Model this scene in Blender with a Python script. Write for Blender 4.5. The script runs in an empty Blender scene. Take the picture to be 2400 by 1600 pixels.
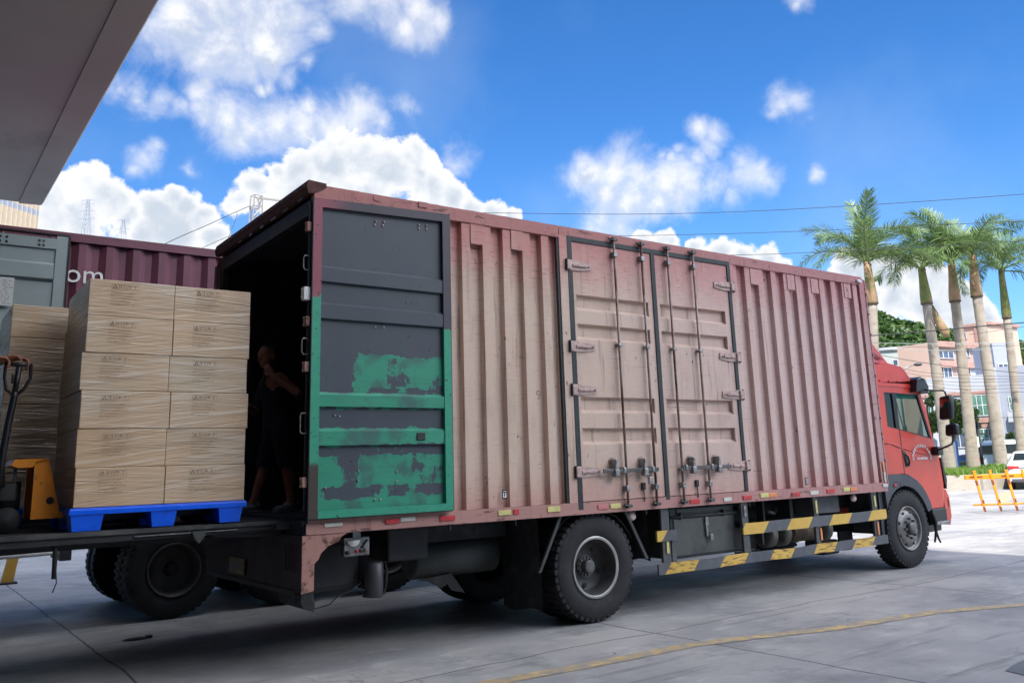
import bpy, bmesh, math, random
from mathutils import Vector, Matrix, noise as mnoise
R = math.radians
sc = bpy.context.scene
C = sc.collection
rnd = random.Random(7)

# ------------------------------------------------------------------ camera
YAW, PITCH, ROLL = 0.6362, 0.2125, -0.0348
FPX, PX, PY = 2031.59, 1236.74, 658.08          # focal length and principal point in 2400 x 1600 pixels
EYE = Vector((-2.7373, -6.7175, 1.4704))
FW = Vector((math.sin(YAW)*math.cos(PITCH), math.cos(YAW)*math.cos(PITCH), math.sin(PITCH)))
_r = Vector((math.cos(YAW), -math.sin(YAW), 0)); _u = _r.cross(FW)
RT = _r*math.cos(ROLL) + _u*math.sin(ROLL); UP = -_r*math.sin(ROLL) + _u*math.cos(ROLL)
cam = bpy.data.cameras.new('camera'); camo = bpy.data.objects.new('camera', cam); C.objects.link(camo)
cam.sensor_width = 36; cam.lens = FPX/2400*36
cam.shift_x = (1200-PX)/2400; cam.shift_y = (PY-800)/2400
cam.clip_start = 0.05; cam.clip_end = 3000
m = Matrix((RT, UP, -FW)).transposed().to_4x4(); m.translation = EYE
camo.matrix_world = m
sc.camera = camo

def at(X, Y, d):                                  # point seen at pixel X, Y, d metres ahead
    return EYE + (FW + RT*(X-PX)/FPX - UP*(Y-PY)/FPX)*d
def sdir(X, Y):
    return (FW + RT*(X-PX)/FPX - UP*(Y-PY)/FPX).normalized()

# ------------------------------------------------------------------ sun, sky, exposure
SUN_EL, SUN_AZ = R(50), R(225)                    # azimuth of the sun seen from above, from +x anticlockwise
SUNV = Vector((math.cos(SUN_AZ)*math.cos(SUN_EL), math.sin(SUN_AZ)*math.cos(SUN_EL), math.sin(SUN_EL)))
sl = bpy.data.lights.new('sun', 'SUN'); sl.energy = 2.8; sl.angle = R(0.5); sl.color = (1, 0.95, 0.88)
so = bpy.data.objects.new('sun', sl); C.objects.link(so)
so.rotation_euler = SUNV.to_track_quat('Z', 'Y').to_euler()
sc.view_settings.view_transform = 'Standard'; sc.view_settings.look = 'None'
sc.view_settings.exposure = 1.6; sc.view_settings.gamma = 1
sc.render.engine = 'CYCLES'
sc.cycles.max_bounces = 7; sc.cycles.diffuse_bounces = 4; sc.cycles.transparent_max_bounces = 12
sc.render.resolution_x = 1024; sc.render.resolution_y = 682

def N(nt, t, **k):
    n = nt.nodes.new(t)
    for a, v in k.items():
        setattr(n, a, v)
    return n
def math_(nt, op, a, b=None, c=None, clamp=False):
    n = nt.nodes.new('ShaderNodeMath'); n.operation = op; n.use_clamp = clamp
    for i, v in enumerate((a, b, c)):
        if v is None: continue
        if isinstance(v, (int, float)): n.inputs[i].default_value = v
        else: nt.links.new(v, n.inputs[i])
    return n.outputs[0]
def smooth(nt, v, a, b, o0=0.0, o1=1.0):
    n = nt.nodes.new('ShaderNodeMapRange'); n.interpolation_type = 'SMOOTHSTEP'
    nt.links.new(v, n.inputs[0])
    for i, x in enumerate((a, b, o0, o1)): n.inputs[i+1].default_value = x
    return n.outputs[0]
def mixc(nt, f, a, b, mode='MIX'):
    n = nt.nodes.new('ShaderNodeMix'); n.data_type = 'RGBA'; n.blend_type = mode
    for i, v in ((0, f), (6, a), (7, b)):
        if isinstance(v, (int, float)): n.inputs[i].default_value = v
        elif isinstance(v, (tuple, list)): n.inputs[i].default_value = (v[0], v[1], v[2], 1)
        else: nt.links.new(v, n.inputs[i])
    return n.outputs[2]

SOFT = [(430,85,80),(540,105,85),(620,90,80),(520,15,100),(650,15,85),(430,20,70),(475,135,55),(560,135,60),(640,130,48),
 (840,5,45),(900,15,60),(970,30,55),(940,62,38),(1020,30,30),(765,66,24),
 (285,218,26),(325,238,30),(375,250,24),(415,262,24),
 (455,222,34),(472,262,40),(525,285,52),(595,290,58),(560,328,40),(655,290,58),(720,290,62),(785,300,56),(845,300,56),(740,245,30),(885,300,34),(480,205,20),
 (640,197,22),(690,180,24),(620,205,18),(730,150,18),
 (954,262,27),(1066,378,30),(350,385,28),(366,360,18),(325,410,18),(437,408,17),
 (1385,425,46),(1440,412,52),(1500,412,56),(1560,420,54),(1620,425,50),(1670,430,38),(1500,450,60),(1590,445,50),(1410,475,48),(1470,475,55),(1405,515,44),(1460,525,50),(1535,465,40),(1380,545,24),
 (1652,310,24),(1690,322,22),(1672,352,20),(1640,372,18),(1580,370,14),(1555,365,14),(1600,355,12),
 (1766,403,36),(1742,380,24),(1788,420,28),(1843,243,30),(1872,238,22),(1825,262,15),(1914,278,12),(1730,462,17),(1909,413,14),(1860,10,22),(1850,30,12)]
CRISP = [(590,440,52),(560,485,48),(640,400,42),(700,400,75),(780,380,82),(850,370,80),(905,400,80),(962,352,44),(995,382,48),(1010,430,72),(1065,455,56),(1110,478,46),(1155,498,36),(1192,512,22),(700,470,110),(850,480,120),(1000,510,90),
 (218,428,46),(245,465,50),(160,450,46),(110,470,50),(275,490,42),(190,510,60),(110,525,60),(300,520,36),
 (402,480,46),(368,512,55),(440,495,48),(490,520,40),(420,560,80),(335,560,40),(515,560,32),(290,575,36),
 (1512,548,32),(1565,558,38),(1625,575,40),(1680,592,42),(1740,600,40),(1795,608,38),(1840,625,28),(1500,580,44),(1650,620,60),(1760,640,60),
 (1985,622,38),(2030,618,42),(2080,650,50),(2000,680,60),(2100,700,60),(2150,635,40),(2205,650,46),(2270,690,45),(2180,720,70),(2270,745,50),(2330,715,30)]

def cloud_group():
    g = bpy.data.node_groups.new('cloud_field', 'ShaderNodeTree')
    g.interface.new_socket('Vector', in_out='INPUT', socket_type='NodeSocketVector')
    g.interface.new_socket('Soft', in_out='OUTPUT', socket_type='NodeSocketFloat')
    g.interface.new_socket('Crisp', in_out='OUTPUT', socket_type='NodeSocketFloat')
    gi = N(g, 'NodeGroupInput'); go = N(g, 'NodeGroupOutput')
    nz = N(g, 'ShaderNodeTexNoise'); nz.inputs['Scale'].default_value = 9; nz.inputs['Detail'].default_value = 4
    nz.inputs['Roughness'].default_value = 0.6
    g.links.new(gi.outputs[0], nz.inputs['Vector'])
    s = N(g, 'ShaderNodeVectorMath', operation='SUBTRACT'); g.links.new(nz.outputs['Color'], s.inputs[0]); s.inputs[1].default_value = (.5, .5, .5)
    w = N(g, 'ShaderNodeVectorMath', operation='MULTIPLY_ADD'); g.links.new(s.outputs[0], w.inputs[0])
    w.inputs[1].default_value = (.055, .055, .06); g.links.new(gi.outputs[0], w.inputs[2])
    nb = N(g, 'ShaderNodeTexNoise'); nb.inputs['Scale'].default_value = 17; nb.inputs['Detail'].default_value = 10; nb.inputs['Roughness'].default_value = .64; nb.inputs['Distortion'].default_value = .25
    g.links.new(gi.outputs[0], nb.inputs['Vector'])
    for lst, out, amp in ((SOFT, 'Soft', 3.2), (CRISP, 'Crisp', 2.0)):
        prev = None
        for (x, y, r) in lst:
            d = N(g, 'ShaderNodeVectorMath', operation='DISTANCE'); g.links.new(w.outputs[0], d.inputs[0])
            d.inputs[1].default_value = sdir(x, y)
            wisp = out == 'Soft' and r <= 36 and not (380 < x < 900 and 200 < y < 335)
            v = math_(g, 'MULTIPLY_ADD', d.outputs['Value'], -FPX/r/(1.45 if wisp else 1.05), .66 if wisp else 1.0)
            prev = v if prev is None else math_(g, 'SMOOTH_MAX', prev, v, 0.25)
        nn = math_(g, 'MULTIPLY', math_(g, 'SUBTRACT', nb.outputs['Fac'], 0.5), amp)
        g.links.new(math_(g, 'ADD', prev, nn), go.inputs[out])
    return g

world = bpy.data.worlds.new('World'); sc.world = world; world.use_nodes = True
nt = world.node_tree; nt.nodes.clear()
out = N(nt, 'ShaderNodeOutputWorld'); bg = N(nt, 'ShaderNodeBackground'); nt.links.new(bg.outputs[0], out.inputs[0])
sky = N(nt, 'ShaderNodeTexSky', sky_type='NISHITA'); sky.sun_disc = False
sky.sun_elevation = SUN_EL; sky.sun_rotation = R(90) - SUN_AZ
sky.air_density = 1.0; sky.dust_density = 0.6; sky.ozone_density = 3.0
hs = N(nt, 'ShaderNodeHueSaturation'); hs.inputs['Saturation'].default_value = 1.25; nt.links.new(sky.outputs[0], hs.inputs['Color'])
tc = N(nt, 'ShaderNodeTexCoord')
cg = cloud_group()
g1 = N(nt, 'ShaderNodeGroup'); g1.node_tree = cg; nt.links.new(tc.outputs['Generated'], g1.inputs[0])
sh = N(nt, 'ShaderNodeVectorMath', operation='ADD'); nt.links.new(tc.outputs['Generated'], sh.inputs[0]); sh.inputs[1].default_value = (-.010, -.004, .020)
g2 = N(nt, 'ShaderNodeGroup'); g2.node_tree = cg; nt.links.new(sh.outputs[0], g2.inputs[0])
dS = smooth(nt, g1.outputs['Soft'], -0.75, 1.5, 0, .97)
dC = smooth(nt, g1.outputs['Crisp'], 0.02, 0.30)
dens = math_(nt, 'MAXIMUM', dS, dC)
# shade: billows with more cloud above them go grey-blue, their lit upper rims stay white
dif = math_(nt, 'MAXIMUM', math_(nt, 'SUBTRACT', g2.outputs['Crisp'], g1.outputs['Crisp']), math_(nt, 'MULTIPLY', math_(nt, 'SUBTRACT', g2.outputs['Soft'], g1.outputs['Soft']), .45))
thick = math_(nt, 'MULTIPLY', smooth(nt, dif, -0.30, 0.42), smooth(nt, math_(nt, 'MAXIMUM', g1.outputs['Crisp'], g1.outputs['Soft']), .15, .9))
ccol = mixc(nt, thick, (3.2, 3.22, 3.28), (1.95, 2.18, 2.5))
tint = mixc(nt, 1.0, hs.outputs[0], (.36, .50, .63), 'MULTIPLY')
szz = N(nt, 'ShaderNodeSeparateXYZ'); nt.links.new(tc.outputs['Generated'], szz.inputs[0])
vn = N(nt, 'ShaderNodeTexNoise'); vn.inputs['Scale'].default_value = 4; vn.inputs['Detail'].default_value = 7; nt.links.new(tc.outputs['Generated'], vn.inputs['Vector'])
veil = math_(nt, 'ADD', math_(nt, 'MULTIPLY', smooth(nt, szz.outputs['Z'], .42, .12), .07), math_(nt, 'MULTIPLY', smooth(nt, vn.outputs['Fac'], .45, .75), .16))
tint = mixc(nt, veil, tint, (2.2, 2.6, 3.0))
# added bright clouds, unseen overhead and behind the viewer, to light the truck side
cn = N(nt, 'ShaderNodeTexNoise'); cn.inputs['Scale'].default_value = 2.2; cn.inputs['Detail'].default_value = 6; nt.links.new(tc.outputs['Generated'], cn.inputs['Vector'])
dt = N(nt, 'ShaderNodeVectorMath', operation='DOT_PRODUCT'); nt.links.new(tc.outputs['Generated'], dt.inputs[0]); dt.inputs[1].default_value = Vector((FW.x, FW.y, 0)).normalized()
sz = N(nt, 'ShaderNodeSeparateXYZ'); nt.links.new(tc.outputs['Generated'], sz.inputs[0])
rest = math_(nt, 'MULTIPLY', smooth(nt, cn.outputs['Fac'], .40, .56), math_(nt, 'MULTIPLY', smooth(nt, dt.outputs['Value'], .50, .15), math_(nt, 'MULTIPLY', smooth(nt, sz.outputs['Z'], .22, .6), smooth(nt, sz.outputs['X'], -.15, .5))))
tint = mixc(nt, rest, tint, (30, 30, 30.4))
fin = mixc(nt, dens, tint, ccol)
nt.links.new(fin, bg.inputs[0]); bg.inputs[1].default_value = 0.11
world.cycles.sampling_method = 'MANUAL'; world.cycles.sample_map_resolution = 512

# ------------------------------------------------------------------ materials
def hexc(r, g, b):
    f = lambda c: (c/255/12.92) if c <= 10.3 else ((c/255+.055)/1.055)**2.4
    return (f(r), f(g), f(b))
MATS = {}
def mat(name, col, rough=.6, metal=0.0, var=.12, vscale=3.0, col2=None, c2f=(.52, .62), c2scale=4.0, c2stretch=(1, 1, 1),
        bump=.0, bscale=40.0, coat=0.0, spec=.5, stretch=(1, 1, 1), alpha=1.0, emit=None, trans=0.0, dirt=None):
    if name in MATS: return MATS[name]
    mt = bpy.data.materials.new(name); mt.use_nodes = True; t = mt.node_tree
    p = t.nodes['Principled BSDF']
    g = N(t, 'ShaderNodeNewGeometry') if False else N(t, 'ShaderNodeTexCoord')
    mp = N(t, 'ShaderNodeMapping'); t.links.new(g.outputs['Object'], mp.inputs[0]); mp.inputs['Scale'].default_value = stretch
    nz = N(t, 'ShaderNodeTexNoise'); t.links.new(mp.outputs[0], nz.inputs['Vector'])
    nz.inputs['Scale'].default_value = vscale; nz.inputs['Detail'].default_value = 7; nz.inputs['Roughness'].default_value = .62
    lo = tuple(c*(1-var) for c in col); hi = tuple(min(1, c*(1+var)) for c in col)
    f = smooth(t, nz.outputs['Fac'], .3, .7)
    c = mixc(t, f, lo, hi)
    if col2:
        m2 = N(t, 'ShaderNodeMapping'); t.links.new(g.outputs['Object'], m2.inputs[0]); m2.inputs['Scale'].default_value = c2stretch
        n2 = N(t, 'ShaderNodeTexNoise'); t.links.new(m2.outputs[0], n2.inputs['Vector'])
        n2.inputs['Scale'].default_value = c2scale; n2.inputs['Detail'].default_value = 9; n2.inputs['Roughness'].default_value = .68
        c = mixc(t, smooth(t, n2.outputs['Fac'], c2f[0], c2f[1]), c, col2)
    t.links.new(c, p.inputs['Base Color'])
    p.inputs['Roughness'].default_value = rough; p.inputs['Metallic'].default_value = metal
    p.inputs['Specular IOR Level'].default_value = spec
    if coat: p.inputs['Coat Weight'].default_value = coat; p.inputs['Coat Roughness'].default_value = .12
    if trans: p.inputs['Transmission Weight'].default_value = trans; p.inputs['IOR'].default_value = 1.1
    if alpha < 1: p.inputs['Alpha'].default_value = alpha
    if emit: p.inputs['Emission Color'].default_value = (*emit, 1); p.inputs['Emission Strength'].default_value = 1
    if bump:
        nb = N(t, 'ShaderNodeTexNoise'); t.links.new(mp.outputs[0], nb.inputs['Vector']); nb.inputs['Scale'].default_value = bscale; nb.inputs['Detail'].default_value = 5
        b = N(t, 'ShaderNodeBump'); b.inputs['Strength'].default_value = bump; b.inputs['Distance'].default_value = .02
        t.links.new(nb.outputs['Fac'], b.inputs['Height']); t.links.new(b.outputs[0], p.inputs['Normal'])
    MATS[name] = mt
    return mt
def leafmat(name, col, col2, tr=.3):
    mt = bpy.data.materials.new(name); mt.use_nodes = True; t = mt.node_tree; p = t.nodes['Principled BSDF']
    g = N(t, 'ShaderNodeNewGeometry'); 
    c = mixc(t, g.outputs['Random Per Island'], col, col2); t.links.new(c, p.inputs['Base Color'])
    p.inputs['Roughness'].default_value = .45
    tl = N(t, 'ShaderNodeBsdfTranslucent'); t.links.new(c, tl.inputs[0])
    mx = N(t, 'ShaderNodeMixShader'); mx.inputs[0].default_value = tr
    t.links.new(p.outputs[0], mx.inputs[1]); t.links.new(tl.outputs[0], mx.inputs[2])
    t.links.new(mx.outputs[0], t.nodes['Material Output'].inputs[0])
    MATS[name] = mt
    return mt

# ------------------------------------------------------------------ mesh helpers
class MB:
    def __init__(s): s.v = []; s.f = []; s.mi = []; s.m = 0; s.sm = []; s.smooth = False
    def add(s, vs, fs, T=None):
        o = len(s.v)
        s.v += [tuple(T @ Vector(p)) if T else tuple(p) for p in vs]
        s.f += [tuple(i+o for i in f) for f in fs]; s.mi += [s.m]*len(fs); s.sm += [s.smooth]*len(fs)
        return s
    def box(s, x0, x1, y0, y1, z0, z1, T=None):
        v = [(x, y, z) for x in (x0, x1) for y in (y0, y1) for z in (z0, z1)]
        return s.add(v, [(0, 1, 3, 2), (4, 6, 7, 5), (0, 4, 5, 1), (2, 3, 7, 6), (0, 2, 6, 4), (1, 5, 7, 3)], T)
    def bbox(s, x0, x1, y0, y1, z0, z1, b=.01, T=None):
        # chamfered box
        bm = bmesh.new(); 
        vs = [bm.verts.new((x, y, z)) for x in (x0, x1) for y in (y0, y1) for z in (z0, z1)]
        for f in [(0, 1, 3, 2), (4, 6, 7, 5), (0, 4, 5, 1), (2, 3, 7, 6), (0, 2, 6, 4), (1, 5, 7, 3)]: bm.faces.new([vs[i] for i in f])
        bmesh.ops.bevel(bm, geom=bm.edges[:], offset=b, segments=2, affect='EDGES', profile=.5)
        bm.verts.index_update()
        s.add([v.co[:] for v in bm.verts], [tuple(v.index for v in f.verts) for f in bm.faces], T); bm.free(); return s
    def prism(s, pts, a0, a1, ax=1, T=None):
        # polygon in the plane perpendicular to axis ax, extruded from a0 to a1
        n = len(pts)
        def P(p, a):
            q = list(p); q.insert(ax, a); return tuple(q)
        v = [P(p, a0) for p in pts] + [P(p, a1) for p in pts]
        f = [tuple(range(n)), tuple(range(2*n-1, n-1, -1))] + [(i, i+n, (i+1) % n+n, (i+1) % n) for i in range(n)]
        return s.add(v, f, T)
    def tube(s, pts, r, n=8, cap=True):
        pts = [Vector(p) for p in pts]; rs = r if isinstance(r, (list, tuple)) else [r]*len(pts)
        v = []; f = []; prev = None
        for i, p in enumerate(pts):
            d = (pts[min(i+1, len(pts)-1)] - pts[max(i-1, 0)]).normalized()
            if prev is None:
                a = Vector((0, 0, 1)) if abs(d.z) < .9 else Vector((1, 0, 0)); a = (a - d*a.dot(d)).normalized()
            else: a = (prev - d*prev.dot(d)).normalized()
            prev = a; b = d.cross(a)
            for k in range(n):
                t = 2*math.pi*k/n; v.append(p + (a*math.cos(t)+b*math.sin(t))*rs[i])
        for i in range(len(pts)-1):
            for k in range(n): f.append((i*n+k, i*n+(k+1) % n, (i+1)*n+(k+1) % n, (i+1)*n+k))
        if cap: f.append(tuple(range(n-1, -1, -1))); f.append(tuple((len(pts)-1)*n+k for k in range(n)))
        return s.add(v, f)
    def lathe(s, prof, n=32, T=None, close=False):
        # prof: (radius, y) pairs revolved about the y axis
        v = []; f = []; m_ = len(prof)
        for k in range(n):
            t = 2*math.pi*k/n
            for (r, y) in prof: v.append((r*math.cos(t), y, r*math.sin(t)))
        for k in range(n):
            k2 = (k+1) % n
            for i in range(m_-1 + (1 if close else 0)):
                j = (i+1) % m_
                f.append((k*m_+i, k*m_+j, k2*m_+j, k2*m_+i))
        return s.add(v, f, T)
    def cap(s, p1, r1, p2, r2, n=12):
        # capsule
        p1 = Vector(p1); p2 = Vector(p2); d = (p2-p1)
        L = d.length; d = d/L if L > 1e-6 else Vector((0, 0, 1))
        pts = []; rs = []
        for a in (-80, -55, -30, -10): pts.append(p1+d*r1*math.sin(R(a))); rs.append(r1*math.cos(R(a)))
        for a in (10, 30, 55, 80): pts.append(p2+d*r2*math.sin(R(a))); rs.append(r2*math.cos(R(a)))
        return s.tube(pts, rs, n)
    def ell(s, c, rx, ry, rz, n=16, T=None):
        v = []; f = []; h = n//2
        for i in range(h+1):
            a = math.pi*i/h
            for k in range(n):
                t = 2*math.pi*k/n; v.append((c[0]+rx*math.sin(a)*math.cos(t), c[1]+ry*math.sin(a)*math.sin(t), c[2]+rz*math.cos(a)))
        for i in range(h):
            for k in range(n): f.append((i*n+k, (i+1)*n+k, (i+1)*n+(k+1) % n, i*n+(k+1) % n))
        return s.add(v, f, T)
    def build(s, name, mats, parent=None, merge=False, autosm=False):
        me = bpy.data.meshes.new(name); me.from_pydata(s.v, [], s.f)
        mats = mats if isinstance(mats, (list, tuple)) else [mats]
        for mm in mats: me.materials.append(mm)
        bm = bmesh.new(); bm.from_mesh(me)
        bm.faces.ensure_lookup_table()
        for i, fc in enumerate(bm.faces): fc.material_index = s.mi[i]; fc.smooth = s.sm[i]
        if merge: bmesh.ops.remove_doubles(bm, verts=bm.verts, dist=1e-4)
        bmesh.ops.recalc_face_normals(bm, faces=bm.faces)
        bm.to_mesh(me); bm.free()
        o = bpy.data.objects.new(name, me); C.objects.link(o)
        if parent is not None:
            o.parent = parent
        return o
def SM():
    b = MB(); b.smooth = True; return b
def tag(o, label=None, cat=None, group=None, kind=None):
    for k, v in (('label', label), ('category', cat), ('group', group), ('kind', kind)):
        if v: o[k] = v
    return o
def thing(name, loc, label, cat, group=None, rz=0):
    o = bpy.data.objects.new(name, None); C.objects.link(o); o.location = loc; o.rotation_euler = (0, 0, rz); o.empty_display_size = .2
    return tag(o, label, cat, group)
def text_mesh(txt, size, extr=.002, align='CENTER'):
    cu = bpy.data.curves.new('t', 'FONT'); cu.body = txt; cu.size = size; cu.extrude = extr; cu.align_x = align; cu.align_y = 'CENTER'; cu.resolution_u = 3; cu.offset = size*.03 if size < .1 else 0
    ob = bpy.data.objects.new('t', cu); C.objects.link(ob)
    bpy.context.view_layer.update()
    me = bpy.data.meshes.new_from_object(ob.evaluated_get(bpy.context.evaluated_depsgraph_get()))
    vs = [v.co[:] for v in me.vertices]; fs = [tuple(p.vertices) for p in me.polygons]
    bpy.data.objects.remove(ob); bpy.data.curves.remove(cu); bpy.data.meshes.remove(me)
    return vs, fs
def dup(o, parent=None, loc=None):
    c = o.copy(); C.objects.link(c)
    if parent is not None: c.parent = parent
    if loc is not None: c.location = loc
    for ch in list(o.children): dup(ch, c)
    return c
FACE = Matrix.Rotation(R(90), 4, 'X')             # text in xy -> facing -y

# colours
M_black = mat('black_rubber', (.018, .018, .02), .75, var=.3, vscale=12, col2=(.05, .047, .045), c2f=(.5, .75), c2scale=6, bump=.15)
M_tyre = mat('tyre_rubber', (.015, .015, .017), .8, var=.25, vscale=9, col2=(.036, .034, .033), c2f=(.5, .8), c2scale=5, bump=.2, bscale=60)
M_dark = mat('dark_painted_steel', (.022, .023, .027), .6, var=.3, vscale=6, col2=(.05, .04, .035), c2f=(.55, .75), bump=.1)
M_frame = mat('chassis_steel', (.017, .017, .019), .65, var=.3, vscale=5, col2=(.05, .032, .025), c2f=(.55, .75), bump=.15)
M_galv = mat('dull_bright_steel', (.28, .28, .28), .45, .6, var=.3, vscale=14, col2=(.14, .1, .08), c2f=(.5, .72), c2scale=18, bump=.1)
M_olive = mat('olive_grey_paint', (.042, .047, .044), .55, var=.25, vscale=4, col2=(.07, .062, .05), c2f=(.5, .75), c2scale=3, bump=.08)
M_pinkframe = None
M_seal = mat('door_seal_rubber', (.015, .024, .024), .6, var=.3, vscale=10)
M_red = mat('cab_red_paint', (.64, .055, .030), .30, var=.12, vscale=2, coat=.25, col2=(.40, .035, .03), c2f=(.55, .8), c2scale=3)
M_grey_pl = mat('grey_plastic', (.06, .065, .075), .6, var=.15, vscale=6, bump=.1)
M_blk_pl = mat('black_plastic', (.012, .012, .014), .4, var=.2)
M_reflR = mat('red_reflector', (.55, .03, .03), .35, var=.15, vscale=30, col2=(.25, .04, .04), c2scale=20)
M_reflP = mat('faded_pink_reflector', (.6, .2, .2), .4, var=.1)
M_reflY = mat('yellow_reflector', (.62, .56, .2), .35, var=.1, vscale=20)
M_reflW = mat('white_reflector', (.6, .58, .5), .35, var=.12, vscale=20)
M_reflO = mat('orange_reflector', (.75, .25, .08), .35, var=.1)
M_white = mat('white_paint', (.75, .75, .73), .45, var=.06)
M_lamp = mat('lamp_lens', (.75, .75, .7), .15, var=.1, coat=.5)

def paint_faded(name, kind='body'):
    mt = bpy.data.materials.new(name); mt.use_nodes = True; t = mt.node_tree; p = t.nodes['Principled BSDF']
    tcn = N(t, 'ShaderNodeTexCoord'); sp = N(t, 'ShaderNodeSeparateXYZ'); t.links.new(tcn.outputs['Object'], sp.inputs[0])
    def nz(scale, st, det=8, rough=.65):
        mp = N(t, 'ShaderNodeMapping'); t.links.new(tcn.outputs['Object'], mp.inputs[0]); mp.inputs['Scale'].default_value = st
        n = N(t, 'ShaderNodeTexNoise'); t.links.new(mp.outputs[0], n.inputs['Vector']); n.inputs['Scale'].default_value = scale
        n.inputs['Detail'].default_value = det; n.inputs['Roughness'].default_value = rough; return n.outputs['Fac']
    big = nz(.9, (1, 1, .8), 4)
    chalk = nz(5, (1, 1, .3))
    strk = nz(7, (.9, 1, 14), 6, .7)                       # horizontal scuffs
    # faded: how far the red has gone chalky tan; less near the top edge
    zf = smooth(t, math_(t, 'ADD', sp.outputs['Z'], math_(t, 'MULTIPLY', big, .9)), 3.45, 4.35)
    xf = smooth(t, sp.outputs['X'], 2.2, 7.5)  # tan-to-mauve shift along x puts the cast of the light into the paint
    tan = mixc(t, xf, hexc(208, 184, 166), hexc(202, 174, 168))
    red = mixc(t, xf, hexc(194, 136, 128), hexc(190, 136, 136))
    c = mixc(t, math_(t, 'MULTIPLY', math_(t, 'ADD', zf, math_(t, 'MULTIPLY', math_(t, 'SUBTRACT', chalk, .5), .9)), 1.0, clamp=True), tan, red)
    low = smooth(t, math_(t, 'ADD', sp.outputs['Z'], math_(t, 'MULTIPLY', big, .5)), 1.75, 1.35)
    c = mixc(t, math_(t, 'MULTIPLY', low, .6), c, hexc(190, 138, 128))
    upz = smooth(t, sp.outputs['Z'], 2.9, 3.6, .35, 1)
    c = mixc(t, math_(t, 'MULTIPLY', math_(t, 'MULTIPLY', smooth(t, strk, .53, .66), .7), upz), c, hexc(150, 86, 80))
    sc1 = nz(4.5, (.35, 1, 22), 3, .5)
    c = mixc(t, math_(t, 'MULTIPLY', math_(t, 'MULTIPLY', smooth(t, sc1, .66, .70), .75), smooth(t, big, .42, .58)), c, hexc(92, 56, 50))
    c = mixc(t, math_(t, 'MULTIPLY', smooth(t, nz(1.7, (1, 1, .5), 5), .50, .68), .28), c, hexc(150, 128, 112))
    rst = nz(22, (1, 1, .5), 6, .6)
    c = mixc(t, math_(t, 'MULTIPLY', smooth(t, rst, .635, .67), smooth(t, nz(2.1, (1, 1, 1), 4), .50, .60)), c, hexc(74, 44, 36))
    drip = nz(16, (1, 1, .06), 5, .6)
    c = mixc(t, math_(t, 'MULTIPLY', smooth(t, drip, .55, .70), .42), c, hexc(112, 80, 66))
    if kind == 'rail':
        c = mixc(t, .45, c, hexc(150, 92, 92)); c = mixc(t, smooth(t, nz(9, (.5, 1, 2)), .58, .66), c, hexc(110, 78, 74))
    if kind == 'rear':
        c = mixc(t, .5, c, hexc(140, 84, 76)); c = mixc(t, smooth(t, nz(6, (1, 1, 1)), .52, .62), c, hexc(92, 62, 52))
    t.links.new(c, p.inputs['Base Color']); p.inputs['Roughness'].default_value = .62; p.inputs['Specular IOR Level'].default_value = .35
    b = N(t, 'ShaderNodeBump'); b.inputs['Strength'].default_value = .25; b.inputs['Distance'].default_value = .012
    t.links.new(math_(t, 'ADD', nz(3.2, (1, 1, .6), 3), math_(t, 'MULTIPLY', strk, .25)), b.inputs['Height']); t.links.new(b.outputs[0], p.inputs['Normal'])
    return mt
M_body = paint_faded('faded_red_body_paint'); M_rail = paint_faded('faded_red_rail_paint', 'rail'); M_rear = paint_faded('worn_red_rear_paint', 'rear')

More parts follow.
